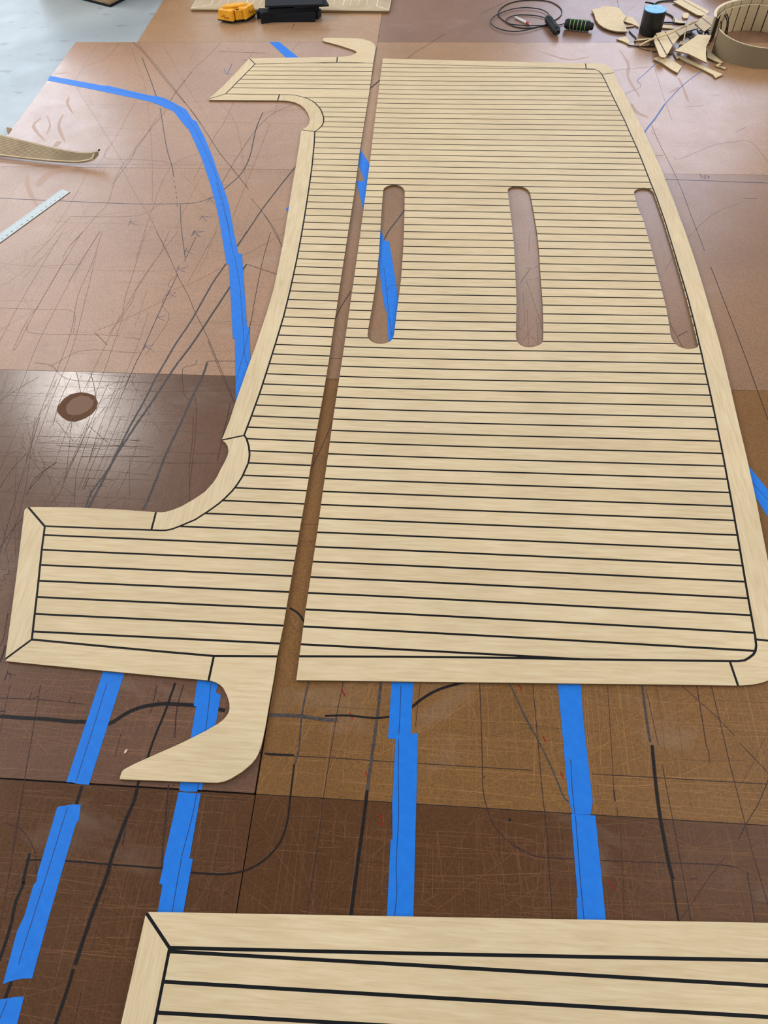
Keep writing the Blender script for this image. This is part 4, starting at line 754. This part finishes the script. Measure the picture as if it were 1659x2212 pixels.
# ------------------------------------------------------------------ offcut pile
GRP = 'decking offcuts heaped beside the black can'
def scrap(px, label, z=.006, th=.0055, seams=(), cw=.0045, name='offcut', bend=None):
    xy = [G(p, z) for p in px]; zs = [z] * len(px) if bend is None else bend
    xy = [G(p, q) for p, q in zip(px, zs)]; n_ = len(xy); ar = sum(xy[i].x * xy[(i + 1) % n_].y - xy[(i + 1) % n_].x * xy[i].y for i in range(n_)); r = list(range(n_)) if ar > 0 else list(range(n_))[::-1]
    v = [tuple(p) for p in xy] + [(p.x, p.y, p.z - th) for p in xy]; f = [r, [n_ + i for i in reversed(r)]] + [[n_ + r[i], n_ + r[(i + 1) % n_], r[(i + 1) % n_], r[i]] for i in range(n_)]
    o = place(name, v, f, ['scrap', 'edge'], None, [0, 1] + [1] * n_); tag(o, label, 'offcut', GRP)
    for (a, b) in seams:
        W = [G(a, z), G(b, z)]; L, R = ribbon_pts(W, cw); place('seam', [(L[0][0], L[0][1], z + .0006), (L[1][0], L[1][1], z + .0006), (R[1][0], R[1][1], z + .0006), (R[0][0], R[0][1], z + .0006)], [[0, 3, 2, 1]], 'caulk', o)
    return o
scrap(cn((135,155),(270,130),(330,98),(470,108),(580,128),(640,200),(700,265),(650,345),(690,430),(720,515),(560,512),(430,485),(330,445),(250,385),(200,310),(180,230),(160,195)), 'large leaf-shaped tan offcut between the skipping rope and the can', .012)
scrap(cn((560,262),(715,265),(800,278),(860,340),(910,410),(905,440),(790,385),(650,345),(560,330)), 'small curved tan offcut tucked between the leaf-shaped one and the can', .0065)
scrap(cn((690,425),(800,408),(830,425),(690,440)), 'thin sliver under the curved offcut left of the can', .0055, .005)
scrap(cn((545,635),(690,588),(750,660),(742,715),(640,668)), 'small triangular offcut lying across the seam left of the can', .0065)
scrap(pl((0,500),(150,485),(160,500),(0,520),(-60,523)), 'narrow pale strip at the foot of the can', .006)
scrap(pl((285,315),(430,325),(440,368),(290,358)), 'small rectangular offcut right of the can', .006)
scrap(pl((440,205),(500,255),(600,285),(590,303),(500,292),(450,295)), 'curved notched offcut behind the thin stick', .007)
scrap(pl((565,170),(620,160),(650,180),(630,232),(580,235),(560,210)), 'small pale many-sided chip behind the pile', .0065)
scrap(pl((440,15),(600,-20),(900,140),(885,175),(810,200),(750,190)), 'long double plank strip running up behind the roll', .010, seams=((pl((560,0))[0], pl((865,172))[0]),), cw=.003)
scrap(pl((440,370),(560,330),(700,305),(765,360),(620,400),(530,460)), 'plank offcut in the middle of the pile under the stick', .020)
scrap(pl((195,470),(225,425),(330,400),(440,378),(490,430),(522,470),(430,590),(350,725),(325,740),(290,735),(265,715),(230,620),(200,540)), 'tan offcut with two black seams at the front of the pile', .030, seams=((pl((213,440))[0], pl((357,708))[0]), (pl((335,405))[0], pl((438,580))[0])))
scrap(pl((720,300),(860,175),(1000,290),(840,405)), 'square offcut with one black seam resting against the roll', .062, seams=((pl((803,225))[0], pl((937,328))[0]),))
scrap(pl((530,530),(620,530),(602,568),(520,575)), 'short block offcut in the shadow of the pile', .012)
scrap(pl((185,755),(240,728),(360,745),(460,790),(550,850),(500,935),(440,905),(300,810)), 'torn rectangular offcut lying alone in front of the pile', .0085)
scrap(pl((445,685),(485,715),(560,720),(700,790),(830,850),(960,905),(1082,955),(985,1000),(955,960),(800,880),(600,790),(520,745),(490,757)), 'long slim curved offcut at the very front of the pile', .007)
scrap(pl((870,615),(960,700),(1085,802),(1050,812),(960,775),(882,738)), 'pointed curved offcut against the foot of the roll', .0075)
scrap(pl((985,835),(1040,812),(1060,825),(1020,845),(1120,868),(1105,888),(1050,862),(1000,852)), 'small zigzag offcut at the foot of the roll', .0065)
scrap(pl((465,650),(620,540),(765,440),(930,455),(900,530),(865,600),(862,700),(872,805),(760,750),(640,690),(550,668)), 'large flared offcut arching over the front of the pile', .05, bend=[.028,.045,.055,.058,.055,.045,.035,.026,.034,.036,.032])
a, b = G(pl((8,583))[0], .012), G(pl((760,265))[0], .074); mid = [G(pl(p)[0], z) for p, z in (((200,490), .037), ((380,435), .044), ((550,355), .056))]
root = tube('thin_stick', catmull([a] + mid + [b], 4), .0045, 'scrap', None, 6); tag(root, 'thin tan stick lying across the top of the pile', 'stick')
root = tube('bent_strip', catmull([G(pl(p)[0], z) for p, z in (((575,530), .02), ((600,400), .05), ((630,320), .075), ((690,250), .078))], 5), .003, 'scrap', None, 6); tag(root, 'slender bent tan sliver standing up in the pile', 'offcut')
CG = 'black caulk trimmings around the pile'
def trim(pts, label, r=.0028):
    W = catmull([G(p, z) for p, z in pts], 6); o = tube('caulk_trimming', W, r, 'rubber', None, 6); tag(o, label, 'caulk strip', CG); return o
def zz(px, z): return [(p, z) for p in px]
trim(zz(cn((750,510),(810,575),(855,620),(845,705)), .0035), 'short hooked black strip left of the can')
trim(zz(cn((725,738),(850,752),(1000,758),(1160,755)), .0035), 'straight black strip in front of the can')
trim(zz(cn((870,755),(930,790),(1020,815),(1100,830)), .0018), 'thin black thread in front of the can', .0012)
trim([(cn((1010,38))[0], .012), (cn((1100,50))[0], .014), (cn((1165,75))[0], .010), (cn((1215,110))[0], .004)], 'short thick black strip behind the can', .004)
trim(zz(cn((1160,110),(1170,60),(1250,25),(1400,12),(1659,18)), .004), 'long black strip curving away behind the can', .0036)
trim(zz(cn((1320,205),(1430,255),(1475,310),(1480,385)), .004), 'black strip bending down right of the can', .0036)
trim(zz(cn((1285,370),(1450,370),(1560,385),(1659,388)), .005), 'straight black strip right of the can', .0036)
trim(zz(pl((170,662),(250,668),(330,700),(450,690)), .003), 'black strip poking out at the lower left of the pile', .002)
random.seed(11)
for i in range(26):
    x = random.uniform(490, 890); y = random.uniform(395, 640 - (x - 505) * .3); pts = []
    for k in range(4): pts.append((pl((x + k * random.uniform(15, 45), y + random.uniform(-45, 45)))[0], random.uniform(.006, .035)))
    W = catmull([G(p, z) for p, z in pts], 5); o = tube('caulk_trimming', W, random.uniform(.002, .0036), 'rubber', None, 5)
    tag(o, 'black caulk trimming tangled under the heap of offcuts', 'caulk strip', 'tangled black trimmings under the heap')
for i in range(8):
    x = random.uniform(20, 170); y = random.uniform(520, 610); pts = [(pl((x + k * 22, y + random.uniform(-18, 18)))[0], .004 + .003 * (i % 3)) for k in range(4)]
    o = tube('caulk_trimming', catmull([G(p, z) for p, z in pts], 5), .0018, 'rubber', None, 5); tag(o, 'short black trimming lying in front of the can and the stick', 'caulk strip', 'short trimmings in front of the can')

# ------------------------------------------------------------------ rolled decking strips standing on edge
TILT = 0.0
def arcwall(name, c, R, z0, z1, a0_, a1_, th, mat, par, seg=None, ry=1.0):
    seg = seg or max(2, int(abs(a1_ - a0_) / .09)); v, f = [], []
    for i in range(seg + 1):
        a = a0_ + (a1_ - a0_) * i / seg
        for r_ in (R, R + th):
            for z in (z0, z1): v.append((c.x + r_ * math.cos(a), c.y + r_ * ry * math.sin(a), z + (TILT * math.sin(a) if z > .02 else 0)))
    for i in range(seg):
        b = i * 4; e = b + 4; f += [[b, b + 1, e + 1, e], [b + 2, e + 2, e + 3, b + 3], [b + 1, b + 3, e + 3, e + 1], [b, e, e + 2, b + 2]]
    f += [[0, 2, 3, 1], [seg * 4, seg * 4 + 1, seg * 4 + 3, seg * 4 + 2]]
    return place(name, v, f, mat, par)
def roll(c, R, H, a0_, a1_, label, ry=1.0, outer=None):
    root = empty('decking_roll', c); tag(root, label, 'decking roll')
    arcwall('backing', c, R, .0006, H, a0_, a1_, .0045, 'caulk', root, 60, ry)
    step = .0475 / R; n_ = int((a1_ - a0_) / step)
    for i in range(n_):
        b = a0_ + i * step; arcwall('plank', c, R - .0015, .0006, H + .0004, b + .0025 / R, b + step - .0025 / R, .0015, 'roll_face', root, 3, ry)
    m_ = int((a1_ - a0_) * R / .0042); v, f = [], []       # fine grooves of the outer face
    grooves = 'outer_skin'
    k = 0
    for i in range(m_):
        b = a0_ + (a1_ - a0_) * i / m_
        if i % 90 in (0, 1): continue
        e = b + .0030 / R
        for a in (b, e):
            for r_ in (R + .0045, R + .0062):
                for z in (.0006, H + TILT * math.sin(a)): v.append((c.x + r_ * math.cos(a), c.y + r_ * ry * math.sin(a), z))
        q = k * 8; f += [[q + 2, q + 6, q + 7, q + 3], [q, q + 2, q + 3, q + 1], [q + 4, q + 5, q + 7, q + 6], [q + 1, q + 3, q + 7, q + 5]]; k += 1
    o = place('outer_ribs', v, f, 'roll_back', root); o['kind'] = 'stuff'
    arcwall('rim', c, R + .0004, H, H + .0012, a0_, a1_, .0040, 'bead', root, 60, ry)
    return root
M['roll_face'] = newmat('roll_plank_face', (190, 168, 134), .6, .3); M['roll_back'] = newmat('roll_grooved_back', (156, 138, 110), .75, .2)
f0, b0_ = G((1612, 148), 0), G((1600, 66), 0); c0 = G((1539, 112), 0)
Ry = (b0_.y - f0.y) / 2; cy_ = (b0_.y + f0.y) / 2; cx_ = c0.x + Ry * 1.0
RC = Vector((cx_, cy_, 0))
TILT = .013
roll(RC, Ry, .098, math.radians(188), math.radians(520), 'coiled decking strip standing on edge beside the offcut pile, showing its grooved back')
TILT = 0.0
root = empty('decking_roll', RC); tag(root, 'taller decking strip bent around the back of the coiled strip', 'decking roll')
arcwall('backing', RC, Ry + .016, .0006, .128, math.radians(30), math.radians(176), .0045, 'roll_back', root, 50); arcwall('rim', RC, Ry + .014, .128, .132, math.radians(30), math.radians(176), .012, 'bead', root, 50)
for i in range(16):
    b = math.radians(30) + i * .0475 / Ry
    if b + .0475 / Ry < math.radians(176): arcwall('plank', RC, Ry + .0145, .0006, .128, b + .0025 / Ry, b + .045 / Ry, .0015, 'roll_face', root, 3)
RC2 = G((1650, -6), 0) + Vector((0, .22, 0))
root = roll(RC2, .25, .10, math.radians(150), math.radians(420), 'second coiled decking strip standing behind the first, cut by the top edge')
for i, pts in enumerate((((1553,70,.01),(1552,50,.05),(1549,38,.065),(1543,32,.075)), ((1556,72,.01),(1558,52,.06),(1555,40,.075),(1547,33,.085)), ((1566,78,.01),(1570,58,.06),(1570,42,.08),(1562,27,.095)), ((1570,74,.01),(1573,54,.06),(1573,38,.08),(1566,24,.10)))):
    o = tube('cable', catmull([G((x, y), z) for x, y, z in pts], 6), .0028, 'white' if i == 0 else 'rubber', None, 6)
    tag(o, ('grey cable looped inside the left end of the coiled strip', 'leftmost black cable looped inside the coiled strip', 'middle black cable looped inside the coiled strip', 'rightmost black cable looped inside the coiled strip')[i], 'cable', 'cables looped inside the coiled strip')

# ------------------------------------------------------------------ crumbs
c = G((271.5, 1623.5)); v, f = solid([(c.x - .0035, c.y - .004), (c.x + .001, c.y - .004), (c.x + .004, c.y + .004), (c.x + .0005, c.y + .005)], .0002, [(c.x - .0025, c.y - .003), (c.x + .001, c.y - .003), (c.x + .003, c.y + .003), (c.x + .0005, c.y + .004)], .003)
tag(place('wood_chip', v, f, 'chip'), 'tiny white chip lying left of the hook of the narrow panel', 'chip')
prism_px = [(13.5,276),(16,275),(25,277),(23,281),(19,286),(17,289),(15,283)]
o = prism('paper_flake', prism_px, .0002, .002, 'card'); tag(o, 'small torn brown flake at the hardboard edge above the curled strip', 'flake')
for o in bpy.data.objects:
    if '_at' in o: del o['_at']
